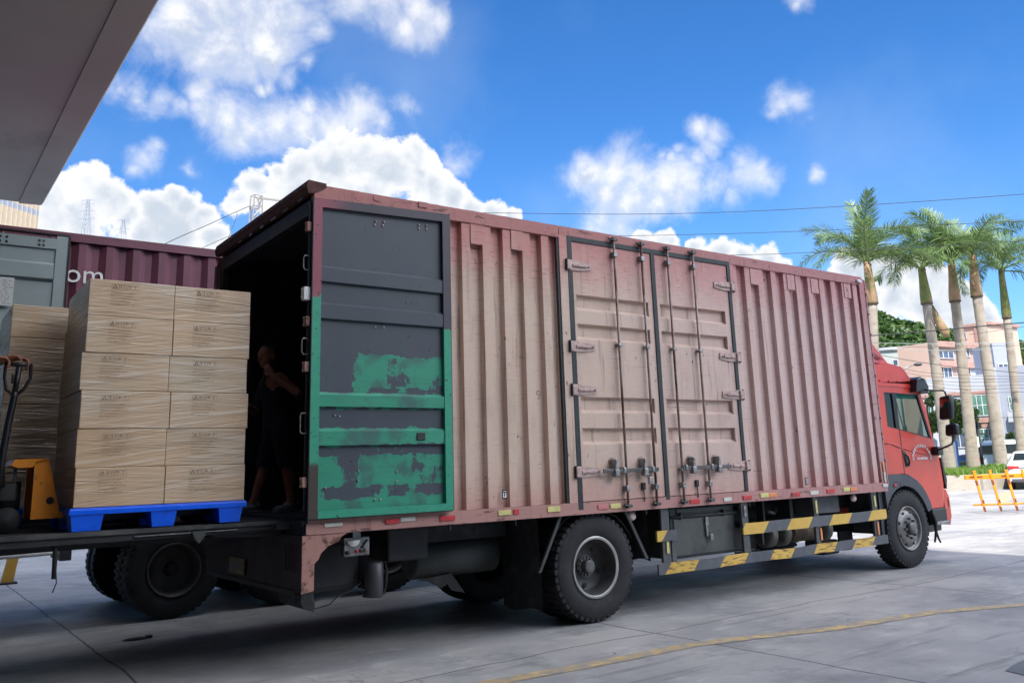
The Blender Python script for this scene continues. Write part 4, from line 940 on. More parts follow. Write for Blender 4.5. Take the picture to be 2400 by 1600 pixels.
# lettering on the door: an arc of characters over a phone number
arc = '深圳市宏达物流运输有限公司'; b = MB()
cx, cz, ra = 9.09, 1.415, .225
for i, ch in enumerate(arc):
    a = R(180 - 180*i/(len(arc)-1)); v, f = text_mesh(ch, .044, .0008)
    T = Matrix.Translation((cx+ra*1.0*math.cos(a), CY0-.0095, cz+ra*.78*math.sin(a))) @ FACE @ Matrix.Rotation(a-R(90), 4, 'Z'); b.add(v, f, T)
v, f = text_mesh('0755-89970020', .042, .0008); b.add(v, f, Matrix.Translation((cx, CY0-.0095, cz)) @ FACE)
P(b, 'door_lettering', M_white, cb)
# fender and steps
b = SM(); pa = [(8.493+.655*math.cos(R(a)), .555+.655*math.sin(R(a))) for a in (24, 36, 48, 60, 72, 84)] ; pi_ = [(8.493+.545*math.cos(R(a)), .50+.565*math.sin(R(a))) for a in (150, 138, 126, 114, 102, 90, 78, 66, 54, 42, 30, 20)]
b.smooth = False
b.prism([(9.12, .73)] + pa[:] + [(8.45, 1.222), (8.10, 1.222), (8.02, 1.02), (8.02, .98), (8.03, .79)] + pi_ + [(9.02, .70)], CY0-.05, CY0+.12, 1)
fd = P(b, 'wheel_arch', M_grey_pl, cb)
b = MB(); b.bbox(8.23, 8.29, CY0-.062, CY0-.05, 1.06, 1.10, .003); P(b, 'side_marker', M_reflR, fd)
b = MB(); b.box(8.25, 8.40, CY0-.054, CY0-.05, 1.115, 1.12); b.box(8.395, 8.40, CY0-.054, CY0-.05, 1.03, 1.115); P(b, 'arch_seam', M_blk_pl, fd)
b = MB(); b.prism([(8.493+.56*math.cos(R(a)), .50+.575*math.sin(R(a))) for a in range(20, 161, 14)] + [(8.493+.58*math.cos(R(a)), .52+.60*math.sin(R(a))) for a in range(160, 19, -14)], CY0+.12, .6, 1); P(b, 'arch_liner', M_black, fd)
b = MB(); b.bbox(9.14, 9.58, CY0+.0, .6, .50, .725, .02); b.prism([(9.05, .44), (9.08, .72), (9.15, .72), (9.18, .5), (9.56, .52), (9.55, .41), (9.2, .40)], CY0+.1, CY0+.3, 1); st = P(b, 'step_box', M_blk_pl, cb)
b = MB(); b.bbox(9.2, 9.60, CY0-.02, CY0+.2, .50, .545, .008); P(b, 'step', M_galv, st)
b = MB(); b.prism([(9.56, .95), (9.66, .97), (9.72, .85), (9.72, .6), (9.66, .48), (9.58, .50)], CY0+.02, CY1-.02, 1); bp = P(b, 'bumper', M_red, cb)
b = MB(); b.prism([(9.575, 1.42), (9.60, 1.40), (9.665, 1.1), (9.63, .98), (9.60, 1.05)], CY0-.012, CY0+.1, 1); P(b, 'headlamp_housing', M_blk_pl, cb)
b = MB(); b.bbox(9.655, 9.70, CY0+.02, CY0+.2, .72, .86, .01); P(b, 'fog_lamp', M_lamp, bp)
b = SM(); b.tube([(9.17, CY0+.0, .72), (9.18, CY0-.03, .55), (9.17, CY0-.03, .42), (9.12, CY0-.02, .28)], [.022, .03, .02, .012], 8); b.tube([(9.17, CY0-.03, .42), (9.21, CY0-.03, .33), (9.25, CY0-.03, .27)], [.018, .014, .012], 8); P(b, 'grounding_strap', M_black, cb)
# mirrors
b = SM(); ym = -.22
b.tube([(9.22, CY0-.02, 2.40), (9.25, -.05, 2.36), (9.32, ym, 2.345), (9.36, ym, 2.32), (9.39, ym, 2.25)], .012, 8)
b.tube([(9.40, CY0-.02, 1.52), (9.36, -.02, 1.53), (9.30, ym+.04, 1.57), (9.36, ym, 1.60), (9.42, ym, 1.68), (9.43, ym, 1.76)], .014, 8)
ma = P(b, 'mirror_arm', M_blk_pl, cb)
b = MB(); b.bbox(9.37, 9.52, CY0-.10, CY0+.02, 1.45, 1.575, .02); P(b, 'mirror_base', M_blk_pl, ma)
def mirror(cx, cz, w, h, name):
    # glass faces back towards the driver (-x), housing bulges forward
    b = SM(); T = Matrix.Translation((cx, ym, cz)) @ Matrix.Rotation(R(14), 4, 'Y') @ Matrix.Rotation(R(-20), 4, 'Z')
    b.bbox(-.02, .07, -w/2, w/2, -h/2, h/2, .03, T); o = P(b, name, M_blk_pl, ma)
    b = MB(); b.box(-.0235, -.0205, -w/2+.025, w/2-.025, -h/2+.025, h/2-.025, T); P(b, 'mirror_glass', mat('mirror_silver', (.6, .62, .62), .03, 1.0, var=.02), o)
mirror(9.31, 2.11, .22, .34, 'mirror'); mirror(9.38, 1.80, .20, .17, 'wide_mirror')
# inside the cab
b = SM(); b.bbox(8.35, 8.8, 1.55, 2.05, 1.1, 1.25, .05); b.bbox(8.3, 8.42, 1.55, 2.05, 1.2, 1.95, .05); b.bbox(8.35, 8.8, .4, .9, 1.1, 1.25, .05); b.bbox(8.3, 8.40, .4, .9, 1.2, 1.6, .05); P(b, 'seats', M_grey_pl, cb)
b = SM(); b.ell((8.95, 1.7, 1.83), .10, .12, .08, 14); P(b, 'red_cushion', M_reflR, cb)
b = SM(); b.lathe([(.21, .0), (.22, .012), (.21, .024), (.2, .012)], 28, Matrix.Translation((9.12, 1.75, 1.72)) @ Matrix.Rotation(R(60), 4, 'Y') @ Matrix.Rotation(R(90), 4, 'X'), close=True); b.bbox(9.2, 9.5, .2, 2.3, 1.3, 1.62, .06); P(b, 'dashboard', M_blk_pl, cb)

# ------------------------------------------------------------------ loading bridge between dock and truck
br = thing('loading_bridge', (-1.6, 1.3, 0), 'dark steel loading bridge carrying the blue pallet up to the truck', 'loading bridge')
def PB(bld, name, m_, parent):
    o = loc(bld, br).build(name, m_, parent); return o
M_deck = mat('worn_deck_steel', (.06, .06, .058), .55, .3, var=.35, vscale=5, col2=(.12, .11, .10), c2f=(.5, .7), c2scale=4, bump=.25)
b = MB(); b.prism([(-5.5, 1.165), (-2.3, 1.14), (-.06, 1.128), (-.06, 1.10), (-2.3, 1.105), (-5.5, 1.13)], .30, 2.35, 1); PB(b, 'deck_plate', M_deck, br)
b = MB(); b.prism([(-5.5, 1.129), (-2.3, 1.104), (-.08, 1.098), (-.08, 1.07), (-.6, 1.055), (-2.3, 1.055), (-5.5, 1.07)], .315, .345, 1)
for y in (.9, 1.5, 2.1): b.box(-5.5, -.1, y, y+.08, .98, 1.09)
b.prism([(-.62, 1.055), (-.08, 1.07), (-.08, 1.0), (-.62, 1.03)], .36, 2.3, 1)
PB(b, 'side_beam', M_frame, br)
b = MB(); b.prism([(-.80, 1.088), (-.70, 1.09), (-.70, 1.06), (-.745, 1.0), (-.775, 1.03)], .27, .31, 1); b.bbox(-.15, -.02, .27, .31, 1.06, 1.11, .006); PB(b, 'lifting_lug', M_olive, br)
b = MB(); b.box(-1.2, -.45, .294, .312, 1.078, 1.084); PB(b, 'bright_edge', M_galv, br)
b = MB(); b.box(-5.3, -5.0, .4, .6, 0, 1.05); b.box(-5.3, -5.0, 2.0, 2.2, 0, 1.05); PB(b, 'support_leg', M_frame, br)
b = SM(); b.tube([(-1.72, .36, 1.06), (-1.70, .36, 1.02), (-1.70, .36, .83)], [.02, .018, .014], 8); b.tube([(-1.69, .36, .9), (-1.68, .36, .80), (-1.69, .36, .77), (-1.70, .36, .74)], .004, 5); PB(b, 'hanging_strap', M_black, br)

# ------------------------------------------------------------------ blue pallet and cartons
M_blue = mat('blue_plastic', hexc(0, 96, 240), .35, var=.06, vscale=5, col2=hexc(0, 70, 190), c2f=(.55, .75), c2scale=6)
def pallet(x0, y0, zb, label):
    pl = thing('plastic_pallet', (x0+.61, y0+.5, zb), label, 'pallet')
    b = MB(); b.bbox(x0-.01, x0+1.24, y0, y0+1.02, zb+.125, zb+.16, .006); b.bbox(x0-.015, x0+1.245, y0-.005, y0+1.025, zb+.112, zb+.15, .005)
    loc(b, pl); b.v = [(x, y, z) for x, y, z in b.v]; b.build('deck', M_blue, pl)
    for xa, xb in ((x0, x0+.215), (x0+.535, x0+.72), (x0+1.03, x0+1.215)):
        for ya in (y0+.005, y0+.40, y0+.80):
            b = MB(); v = []
            for z, s_ in ((zb, .016), (zb+.113, 0)):
                v += [(xa+s_, ya+s_, z), (xb-s_, ya+s_, z), (xb-s_, ya+.2-s_, z), (xa+s_, ya+.2-s_, z)]
            b.add(v, [(3, 2, 1, 0), (4, 5, 6, 7), (0, 1, 5, 4), (1, 2, 6, 5), (2, 3, 7, 6), (3, 0, 4, 7)]); loc(b, pl).build('foot', M_blue, pl)
    return pl
pallet(-1.63, .30, 1.140, 'bright blue plastic pallet under the front carton stack')
def carton_mat(name, dark=False):
    mt = bpy.data.materials.new(name); mt.use_nodes = True; t = mt.node_tree; p = t.nodes['Principled BSDF']
    g = N(t, 'ShaderNodeNewGeometry'); tcn = N(t, 'ShaderNodeTexCoord'); oi = N(t, 'ShaderNodeObjectInfo')
    def nz(scale, st, det=6, rough=.6, rot=0):
        mp = N(t, 'ShaderNodeMapping'); t.links.new(g.outputs['Position'], mp.inputs[0]); mp.inputs['Rotation'].default_value = (0, rot, 0)
        m2 = N(t, 'ShaderNodeMapping'); t.links.new(mp.outputs[0], m2.inputs[0]); m2.inputs['Scale'].default_value = st
        n = N(t, 'ShaderNodeTexNoise'); t.links.new(m2.outputs[0], n.inputs['Vector']); n.inputs['Scale'].default_value = scale
        n.inputs['Detail'].default_value = det; n.inputs['Roughness'].default_value = rough; n.inputs['Distortion'].default_value = .4; return n.outputs['Fac']
    a = hexc(202, 168, 128); c2 = hexc(184, 152, 116)
    c = mixc(t, nz(2.2, (1, 1, 1), 3), a, c2)
    c = mixc(t, math_(t, 'MULTIPLY', oi.outputs['Random'], .35), c, hexc(176, 156, 130))
    # stretch film in the carton colour: milky bands, painted highlight streaks along its creases
    s1 = nz(5.0, (.22, .22, 15), 3, .5, -.05); s2 = nz(4.0, (.30, .30, 12), 3, .5, .14); s3 = nz(7, (.12, .12, 30), 2, .5, -.02)
    film = smooth(t, nz(1.5, (1, 1, 1.3), 4), .38, .60)
    st1 = math_(t, 'MULTIPLY', smooth(t, s1, .54, .68), film); st2 = math_(t, 'MULTIPLY', smooth(t, s2, .58, .68), .8); st3 = math_(t, 'MULTIPLY', smooth(t, s3, .60, .70), film)
    stk = math_(t, 'MAXIMUM', math_(t, 'MAXIMUM', st1, st2), st3)
    c = mixc(t, math_(t, 'MULTIPLY', film, .22), c, hexc(172, 172, 158))
    c = mixc(t, math_(t, 'MULTIPLY', smooth(t, nz(.9, (1, 1, 1), 2), .55, .7), .25), c, hexc(150, 158, 130))
    c = mixc(t, math_(t, 'MULTIPLY', stk, .36), c, hexc(236, 232, 222))
    c = mixc(t, math_(t, 'MULTIPLY', smooth(t, s2, .40, .36), .28), c, hexc(120, 104, 86))
    t.links.new(c, p.inputs['Base Color']); p.inputs['Roughness'].default_value = .6
    p.inputs['Coat Weight'].default_value = .9; p.inputs['Coat Roughness'].default_value = .12
    b_ = N(t, 'ShaderNodeBump'); b_.inputs['Strength'].default_value = 1.0; b_.inputs['Distance'].default_value = .03
    t.links.new(math_(t, 'MAXIMUM', s1, s2), b_.inputs['Height']); t.links.new(b_.outputs[0], p.inputs['Coat Normal'])
    b3 = N(t, 'ShaderNodeBump'); b3.inputs['Strength'].default_value = .35; b3.inputs['Distance'].default_value = .012
    t.links.new(math_(t, 'MAXIMUM', s1, s2), b3.inputs['Height']); t.links.new(b3.outputs[0], p.inputs['Normal'])
    return mt
M_cart = carton_mat('wrapped_cardboard')
M_print = mat('faded_carton_print', hexc(146, 124, 100), .7, var=.3, vscale=30)
def carton_print():
    b = MB(); x = -.155; z = .072; y = 0
    def fr(x0, x1, z0, z1, w=.002):
        b.box(x0, x1, y-.0006, y, z0, z0+w); b.box(x0, x1, y-.0006, y, z1-w, z1); b.box(x0, x0+w, y-.0006, y, z0+w, z1-w); b.box(x1-w, x1, y-.0006, y, z0+w, z1-w)
    # framed handling icons: recycling-like triangle, two arrows, umbrella, glass
    fr(x, x+.052, z, z+.042); fr(x+.054, x+.104, z, z+.042); fr(x+.106, x+.19, z, z+.042)
    for k in range(3):
        a = R(90+120*k); c_ = R(90+120*(k+1)); q = (x+.026+.017*math.cos(a), z+.019+.017*math.sin(a)); r_ = (x+.026+.017*math.cos(c_), z+.019+.017*math.sin(c_))
        b.tube([(q[0], y-.001, q[1]), (r_[0], y-.001, r_[1])], .003, 4)
    for k in (0, 1):
        xx = x+.066+.022*k; b.box(xx-.003, xx+.003, y-.0006, y, z+.008, z+.026); b.prism([(xx-.008, z+.026), (xx+.008, z+.026), (xx, z+.037)], y-.0006, y, 1)
    xx = x+.126; b.prism([(xx-.014, z+.022), (xx-.008, z+.034), (xx, z+.037), (xx+.008, z+.034), (xx+.014, z+.022)], y-.0006, y, 1); b.box(xx-.0012, xx+.0012, y-.0006, y, z+.008, z+.022)
    xx = x+.166; b.prism([(xx-.009, z+.036), (xx+.009, z+.036), (xx+.002, z+.02), (xx-.002, z+.02)], y-.0006, y, 1); b.box(xx-.0012, xx+.0012, y-.0006, y, z+.01, z+.02); b.box(xx-.007, xx+.007, y-.0006, y, z+.007, z+.010)
    rr = random.Random(3)
    for j, wd in enumerate((.17, .15, .19, .13, .16)):
        zz = z-.026-.022*j; xx = x
        while xx < x+wd:
            w = rr.uniform(.003, .008); b.box(xx, xx+w, y-.0006, y, zz-rr.uniform(.002, .005), zz+rr.uniform(.002, .005)); xx += w+rr.uniform(.002, .005)
    return b
pr_mesh = None
def carton(x0, x1, y0, y1, z0, z1, label, group, prt=True, tilt=0):
    global pr_mesh
    cx, cy = (x0+x1)/2, (y0+y1)/2; w, d, h = x1-x0, y1-y0, z1-z0
    b = MB(); b.bbox(-w/2+.0008, w/2-.0008, -d/2, d/2, .001, h-.001, .005)
    # bowed cardboard faces
    o = b.build('carton', M_cart); o.location = (cx, cy, z0); o.rotation_euler = (0, 0, tilt)
    tag(o, label, 'carton', group)
    if prt:
        if pr_mesh is None:
            q = carton_print().build('shipping_marks', M_print, o); pr_mesh = q
        else:
            q = pr_mesh.copy(); C.objects.link(q); q.parent = o
        q.location = (rnd.uniform(-.03, .02)+(.03 if cx > -1 else 0), -d/2-.0006, h/2+rnd.uniform(-.012, .008))
    return o
rows = ['bottom', 'second', 'third', 'fourth', 'fifth', 'top']
for k in range(6):
    z0 = 1.302+.2785*k
    j = [.0, .0, .012, -.008, .004, .01][k]; seam = -1.012+j*.8
    lay = {'bottom': 'in the bottom layer, standing on the blue pallet', 'second': 'in the second layer above the blue pallet', 'third': 'in the third layer above the blue pallet',
           'fourth': 'in the fourth layer above the blue pallet', 'fifth': 'just below the top layer of the blue pallet load', 'top': 'on top of the blue pallet load'}[rows[k]]
    for s_, xa, xb in (('left', -1.625, -1.017), ('right', -1.017, -.408)):
        carton((xa+j if s_ == 'left' else seam)-(.012 if k == 2 and s_ == 'left' else 0), (seam if s_ == 'left' else xb+j*.6), .305+.004*(k % 2), 1.25, z0, z0+.2785, 'wrapped brown carton, %s of two, %s' % (s_, lay), 'cartons wrapped on the blue pallet', tilt=R(.4)*((-1)**k))
for k in range(6):
    z0 = 1.302+.272*k
    nm = ['bottom', 'second', 'third', 'fourth', 'fifth', 'top'][k]
    carton(-2.0+(.0 if k > 3 else -.012), -1.39, 1.42, 2.3, z0, z0+.272, 'shaded wrapped carton behind the pallet jack, %s one of the rear stack%s' % (nm, ', counted from below' if 0 < k < 5 else ''), 'cartons of the rear stack', prt=False)
pl2 = pallet(-2.01, 1.40, 1.140, 'plastic pallet in the dark under the rear carton stack')

# ------------------------------------------------------------------ pallet jack
M_oran = mat('chipped_orange_paint', hexc(216, 132, 30), .45, var=.12, vscale=6, col2=hexc(120, 76, 40), c2f=(.56, .66), c2scale=9)
jk = thing('pallet_jack', (-1.9, .62, 1.14), 'orange hand pallet jack with black tow handle left of the cartons', 'pallet jack')
def PJ(bld, name, m_, parent=None):
    if parent is None: return loc(bld, jk).build(name, m_, jk)
    return loc(bld, jk).build(name, m_, parent)
b = MB()
b.prism([(-2.0, 1.615), (-1.975, 1.655), (-1.79, 1.66), (-1.775, 1.645), (-1.85, 1.62), (-1.865, 1.60), (-1.95, 1.595)], .54, .98, 1)
b.prism([(-1.85, 1.63), (-1.775, 1.655), (-1.68, 1.285), (-1.60, 1.26), (-1.60, 1.235), (-1.85, 1.235)], .54, .56, 1)
b.prism([(-1.85, 1.63), (-1.775, 1.655), (-1.68, 1.285), (-1.60, 1.26), (-1.60, 1.235), (-1.85, 1.235)], .96, .98, 1)
b.prism([(-1.775, 1.655), (-1.76, 1.655), (-1.665, 1.285), (-1.68, 1.285)], .56, .96, 1)
PJ(b, 'fork_frame', M_oran)
b = MB(); b.lathe([(.0, 0), (.022, 0), (.026, .004), (.022, .006), (0, .006)], 14, Matrix.Translation((-1.735, .533, 1.36))); PJ(b, 'frame_hole', M_blk_pl)
for y in (.54, .84):
    b = MB(); b.bbox(-1.62, -.55, y, y+.15, 1.20, 1.25, .008); PJ(b, 'fork', M_dark)
    b = SM(); b.tube([(-.68, y+.03, 1.175), (-.68, y+.12, 1.175)], .035, 14); PJ(b, 'roller', M_black)
b = SM(); b.tube([(-1.97, .76, 1.30), (-1.97, .76, 1.50)], .07, 16); b.bbox(-2.05, -1.93, .66, .80, 1.36, 1.50, .02); PJ(b, 'pump', M_olive)
b = SM(); b.tube([(-1.955, .68, 1.48), (-1.955, .68, 1.60)], .013, 8); PJ(b, 'piston_rod', M_galv)
for y in (.62, .84):
    b = SM(); b.tube([(-1.99, y, 1.232), (-1.99, y+.05, 1.232)], .09, 26); PJ(b, 'steer_wheel', M_black)
b = SM(); hy = .62
b.tube([(-2.045, hy, 1.46), (-2.055, hy, 1.62), (-2.035, hy, 1.9), (-2.01, hy, 2.11), (-2.005, hy, 2.14)], [.03, .026, .024, .024, .022], 10)
b.tube([(-2.012, hy, 2.10), (-1.995, hy, 2.33)], .02, 8)
for s_ in (-1, 1):
    b.tube([(-2.01, hy, 2.11), (-2.01+s_*.055, hy, 2.16), (-2.0+s_*.082, hy, 2.24), (-2.0+s_*.082, hy, 2.32), (-2.0+s_*.07, hy, 2.352)], .012, 8)
b.tube([(-2.09, hy, 2.345), (-1.91, hy, 2.34)], .016, 10)
PJ(b, 'tow_handle', M_blk_pl)
b = MB(); b.bbox(-2.04, -2.02, hy-.01, hy+.01, 2.2, 2.27, .003); PJ(b, 'release_lever', M_blk_pl)

# ------------------------------------------------------------------ people
M_skin = mat('skin', hexc(150, 98, 72), .5, var=.06, vscale=12)
M_shirt = mat('black_cotton', (.012, .013, .018), .9, var=.2, vscale=8)
M_short = mat('navy_shorts_cloth', (.010, .011, .02), .9, var=.2, vscale=8)
M_shoe = mat('grey_trainer', (.25, .25, .25), .7, var=.3, vscale=20, col2=(.04, .04, .045), c2f=(.5, .6), c2scale=14)
M_hair = mat('black_hair', (.012, .011, .01), .7)
def hand(b, wrist, dirv, side, up, curl=.5, s=1.0):
    """palm and five fingers: dirv from wrist to knuckles, side towards the thumb, up = back of the hand"""
    w = Vector(wrist); d = Vector(dirv).normalized(); t_ = Vector(side); t_ = (t_-d*t_.dot(d)).normalized(); n_ = Vector(up); n_ = (n_-d*n_.dot(d)-t_*n_.dot(t_)).normalized()
    for k in range(4):
        o_ = t_*(.026-.0175*k)*s; b.cap(w+o_*.6+d*.01*s, .014*s, w+o_+d*.082*s, .0115*s, 8)
        a = w+o_+d*.085*s; ln = (.040, .045, .042, .033)[k]*s
        ang = curl
        dd = (d*math.cos(ang)-n_*math.sin(ang)); p1 = a+dd*ln
        dd2 = (d*math.cos(ang*2.1)-n_*math.sin(ang*2.1)); p2 = p1+dd2*ln*.65
        dd3 = (d*math.cos(ang*3)-n_*math.sin(ang*3)); p3 = p2+dd3*ln*.5
        b.cap(a, .0095*s, p1, .0088*s, 8); b.cap(p1, .0088*s, p2, .008*s, 8); b.cap(p2, .008*s, p3, .007*s, 8)
    a = w+t_*.022*s+d*.02*s; p1 = a+(t_*.7+d*.6-n_*.3).normalized()*.035*s; p2 = p1+(t_*.2+d*.8-n_*.6).normalized()*.03*s; p3 = p2+(d*.6-n_*.8).normalized()*.02*s
    b.cap(a, .014*s, p1, .011*s, 8); b.cap(p1, .011*s, p2, .0095*s, 8); b.cap(p2, .0095*s, p3, .008*s, 8)
def fuse(b, name, mats, voxel=.011, smooth_it=3):
    o = b.build(name+'_raw', mats); 
    md = o.modifiers.new('r', 'REMESH'); md.mode = 'VOXEL'; md.voxel_size = voxel; md.use_smooth_shade = True
    ms = o.modifiers.new('s', 'SMOOTH'); ms.factor = .5; ms.iterations = smooth_it
    bpy.context.view_layer.update(); dg = bpy.context.evaluated_depsgraph_get()
    me = bpy.data.meshes.new_from_object(o.evaluated_get(dg)); old = o.data
    bpy.data.objects.remove(o); bpy.data.meshes.remove(old); me.name = name
    n = bpy.data.objects.new(name, me); C.objects.link(n); return n
def segdist(p, a, b_):
    a = Vector(a); b_ = Vector(b_); d = b_-a; t_ = max(0, min(1, (p-a).dot(d)/d.length_squared)); return (p-a-d*t_).length, t_
def clothes(body, name, mt, test, off=.014, fold=.006):
    me = body.data; bm = bmesh.new(); bm.from_mesh(me); bm.normal_update()
    bmesh.ops.delete(bm, geom=[f for f in bm.faces if not test(f.calc_center_median())], context='FACES')
    for v in bm.verts:
        v.co += v.normal*(off+fold*mnoise.noise(v.co*9)+fold*.7*mnoise.noise(v.co*22))
    for f in bm.faces: f.smooth = True
    bmesh.ops.solidify(bm, geom=bm.faces[:], thickness=.004)
    m2 = bpy.data.meshes.new(name); bm.to_mesh(m2); bm.free(); m2.materials.clear(); m2.materials.append(mt)
    o = bpy.data.objects.new(name, m2); C.objects.link(o); o.parent = body; return o
def head(b, c, f, s=1.0, side=None):
    """c centre of the skull, f facing direction"""
    c = Vector(c); f = Vector(f).normalized(); u = Vector((0, 0, 1)); u = (u-f*u.dot(f)).normalized(); r_ = f.cross(u)
    T = Matrix((f, r_, u)).transposed().to_4x4(); T.translation = c
    b.ell((0, 0, .02), .097*s, .076*s, .098*s, 20, T); b.ell((.022*s, 0, -.035*s), .068*s, .060*s, .078*s, 18, T)
    b.ell((.062*s, 0, -.083*s), .026*s, .028*s, .024*s, 12, T)                     # chin
    b.cap(T @ Vector((.088*s, 0, .012*s)), .010*s, T @ Vector((.112*s, 0, -.026*s)), .014*s, 8)   # nose
    b.ell((.084*s, 0, .030*s), .016*s, .055*s, .012*s, 10, T)                      # brow
    b.ell((.088*s, 0, -.055*s), .013*s, .026*s, .007*s, 10, T); b.ell((.085*s, 0, -.066*s), .013*s, .022*s, .007*s, 10, T)
    for q in (-1, 1):
        b.ell((0, q*.076*s, -.005*s), .018*s, .010*s, .032*s, 10, T); b.ell((.05*s, q*.045*s, -.03*s), .03*s, .018*s, .024*s, 10, T)
    return T
def shoe(b, p, f, s=1):
    f = Vector(f).normalized(); p = Vector(p); T = Matrix((f, Vector((0, 0, 1)).cross(f), Vector((0, 0, 1)))).transposed().to_4x4(); T.translation = p
    b.ell((.03, 0, .04), .075, .046, .045, 14, T); b.ell((.12, 0, .03), .075, .046, .034, 14, T); b.ell((-.02, 0, .065), .05, .042, .05, 12, T)
    b.bbox(-.075, .19, -.043, .043, .002, .022, .01, T)

# worker inside the doorway of the box, hand at his mouth
ZF = 1.14
X0, Y0 = .38, 1.75
b = SM()
hd = (X0-.115, Y0-.02, ZF+1.415)
headT = head(b, hd, (-1, -.42, -.10))
b.cap((X0-.07, Y0, ZF+1.22), .055, (X0-.095, Y0, ZF+1.36), .052)
b.cap((X0-.03, Y0+.17, ZF+1.20), .06, (X0-.05, Y0-.17, ZF+1.20), .06); b.cap((X0-.04, Y0, ZF+1.14), .125, (X0, Y0, ZF+.95), .125); b.cap((X0-.01, Y0+.09, ZF+1.08), .09, (X0-.02, Y0-.09, ZF+1.08), .09)
b.cap((X0, Y0, ZF+.98), .12, (X0+.01, Y0, ZF+.78), .125); b.cap((X0+.01, Y0+.09, ZF+.76), .09, (X0+.01, Y0-.09, ZF+.76), .09)
# legs
for q, kx, fx in ((-1, .05, .10), (1, -.07, -.16)):
    hip = (X0+.01, Y0+q*.09, ZF+.74); kn = (X0+kx, Y0+q*.11, ZF+.43); an = (X0+fx, Y0+q*.13, ZF+.09)
    b.cap(hip, .088, kn, .058); b.cap(kn, .056, ((kn[0]+an[0])/2+.02, kn[1], (kn[2]*.6+an[2]*.4)), .056); b.cap(kn, .054, an, .036); b.cap(an, .036, (an[0]-.06, an[1]-.01, ZF+.05), .032)
# near arm (right arm): elbow out to the right of the picture, hand at mouth
sh_ = (X0-.03, Y0-.19, ZF+1.18); el_ = (X0+.085, Y0-.34, ZF+1.035); wr_ = (X0-.135, Y0-.20, ZF+1.225)
b.cap(sh_, .052, el_, .040); b.cap(el_, .040, wr_, .026)
hand(b, wr_, (-.45, .35, .8), (-.3, .3, -.9), (.1, -1, 0), .7)
sh2 = (X0-.05, Y0+.19, ZF+1.18); el2 = (X0-.13, Y0+.24, ZF+.92); wr2 = (X0-.32, Y0+.02, ZF+.98)
b.cap(sh2, .052, el2, .040); b.cap(el2, .038, wr2, .026); hand(b, wr2, (-1, -.3, 0), (0, -.3, 1), (0, 1, .2), .6)
pw = fuse(b, 'person', M_skin)
tag(pw, 'worker in black shirt and dark shorts in the truck doorway, hand at his mouth', 'person')
ARMS = [(el_, wr_), (el2, wr2)]
def bare_arm(c):
    for a_, b_ in ARMS:
        dd_, t_ = segdist(c, a_, b_)
        if dd_ < .05 and t_ > .05 or (c-Vector(b_)).length < .16 and c.x < X0-.08: return True
    return (Vector(c)-Vector(wr_)).length < .14
clothes(pw, 'shirt', M_shirt, lambda c: ZF+.72 < c.z < ZF+1.29 and not bare_arm(c), .018)
clothes(pw, 'shorts', M_short, lambda c: ZF+.40 < c.z < ZF+.80 and abs(c.x-X0) < .2, .022)
b = SM(); b.ell((-.010, 0, .030), .103, .085, .096, 24, headT)
bmh = b; hv = [(headT.inverted() @ Vector(v)) for v in b.v]
keep = [i for i, fc in enumerate(b.f) if all((hv[j].z > .055) or (hv[j].x < .01 and hv[j].z > -.045) for j in fc) and all(not (hv[j].x > .055 and hv[j].z < .085) for j in fc)]
b.f = [b.f[i] for i in keep]; b.mi = [0]*len(keep); b.sm = [True]*len(keep); b.build('hair', M_hair, pw)
for q, kx, fx in ((-1, .05, .10), (1, -.07, -.16)):
    b = SM(); shoe(b, (X0+fx, Y0+q*.13, ZF), (-1, -.35, 0)); b.build('shoe', M_shoe, pw)

pw.scale = (1.06,)*3; pw.location = Vector((X0, Y0, ZF))*(-.06)
# operator at the left whose hands hold the jack handle
X1, Y1, ZD = -2.62, .72, 1.142
b = SM()
hT2 = head(b, (X1+.04, Y1, ZD+1.52), (1, 0, -.1))
b.cap((X1, Y1, ZD+1.31), .055, (X1+.03, Y1, ZD+1.45), .052)
b.cap((X1, Y1+.18, ZD+1.28), .06, (X1, Y1-.18, ZD+1.28), .06); b.cap((X1, Y1, ZD+1.22), .13, (X1, Y1, ZD+1.02), .13); b.cap((X1, Y1, ZD+1.02), .12, (X1, Y1, ZD+.84), .125); b.cap((X1, Y1+.09, ZD+.82), .09, (X1, Y1-.09, ZD+.82), .09)
for q, kx, fx in ((-1, .12, .05), (1, -.05, -.22)):
    hip = (X1, Y1+q*.09, ZD+.80); kn = (X1+kx, Y1+q*.1, ZD+.46); an = (X1+fx, Y1+q*.11, ZD+.09)
    b.cap(hip, .09, kn, .06); b.cap(kn, .056, an, .038); b.cap(an, .038, (an[0]+.07, an[1], ZD+.05), .034)
for q, wx, wy, wz, gx in ((-1, -2.17, hy-.01, 2.395, 0), (1, -2.02, hy+.055, 2.40, 0)):
    sh_ = (X1, Y1+q*.19, ZD+1.26); el_ = (X1+.16, Y1+q*.22-.03, 2.27); 
    b.cap(sh_, .052, el_, .042); b.cap(el_, .041, (wx, wy, wz), .028)
    if q < 0: hand(b, (wx, wy, wz), (1, 0, -.12), (0, 1, 0), (0, .1, 1), .75)
    else: hand(b, (wx, wy, wz), (1, -.4, -.25), (0, -1, 0.1), (0, 0, 1), .8)
p2 = fuse(b, 'person', M_skin, .010)
tag(p2, 'worker at the left edge gripping the black handle of the pallet jack', 'person')
clothes(p2, 'shirt', M_shirt, lambda c: ZD+.78 < c.z < ZD+1.36 and c.x < X1+.17, .018)
clothes(p2, 'trousers', M_short, lambda c: ZD+.07 < c.z < ZD+.86 and c.x < X1+.3, .018)
b = SM(); b.ell((-.01, 0, .03), .103, .084, .094, 20, hT2); hv = [(hT2.inverted() @ Vector(v)) for v in b.v]
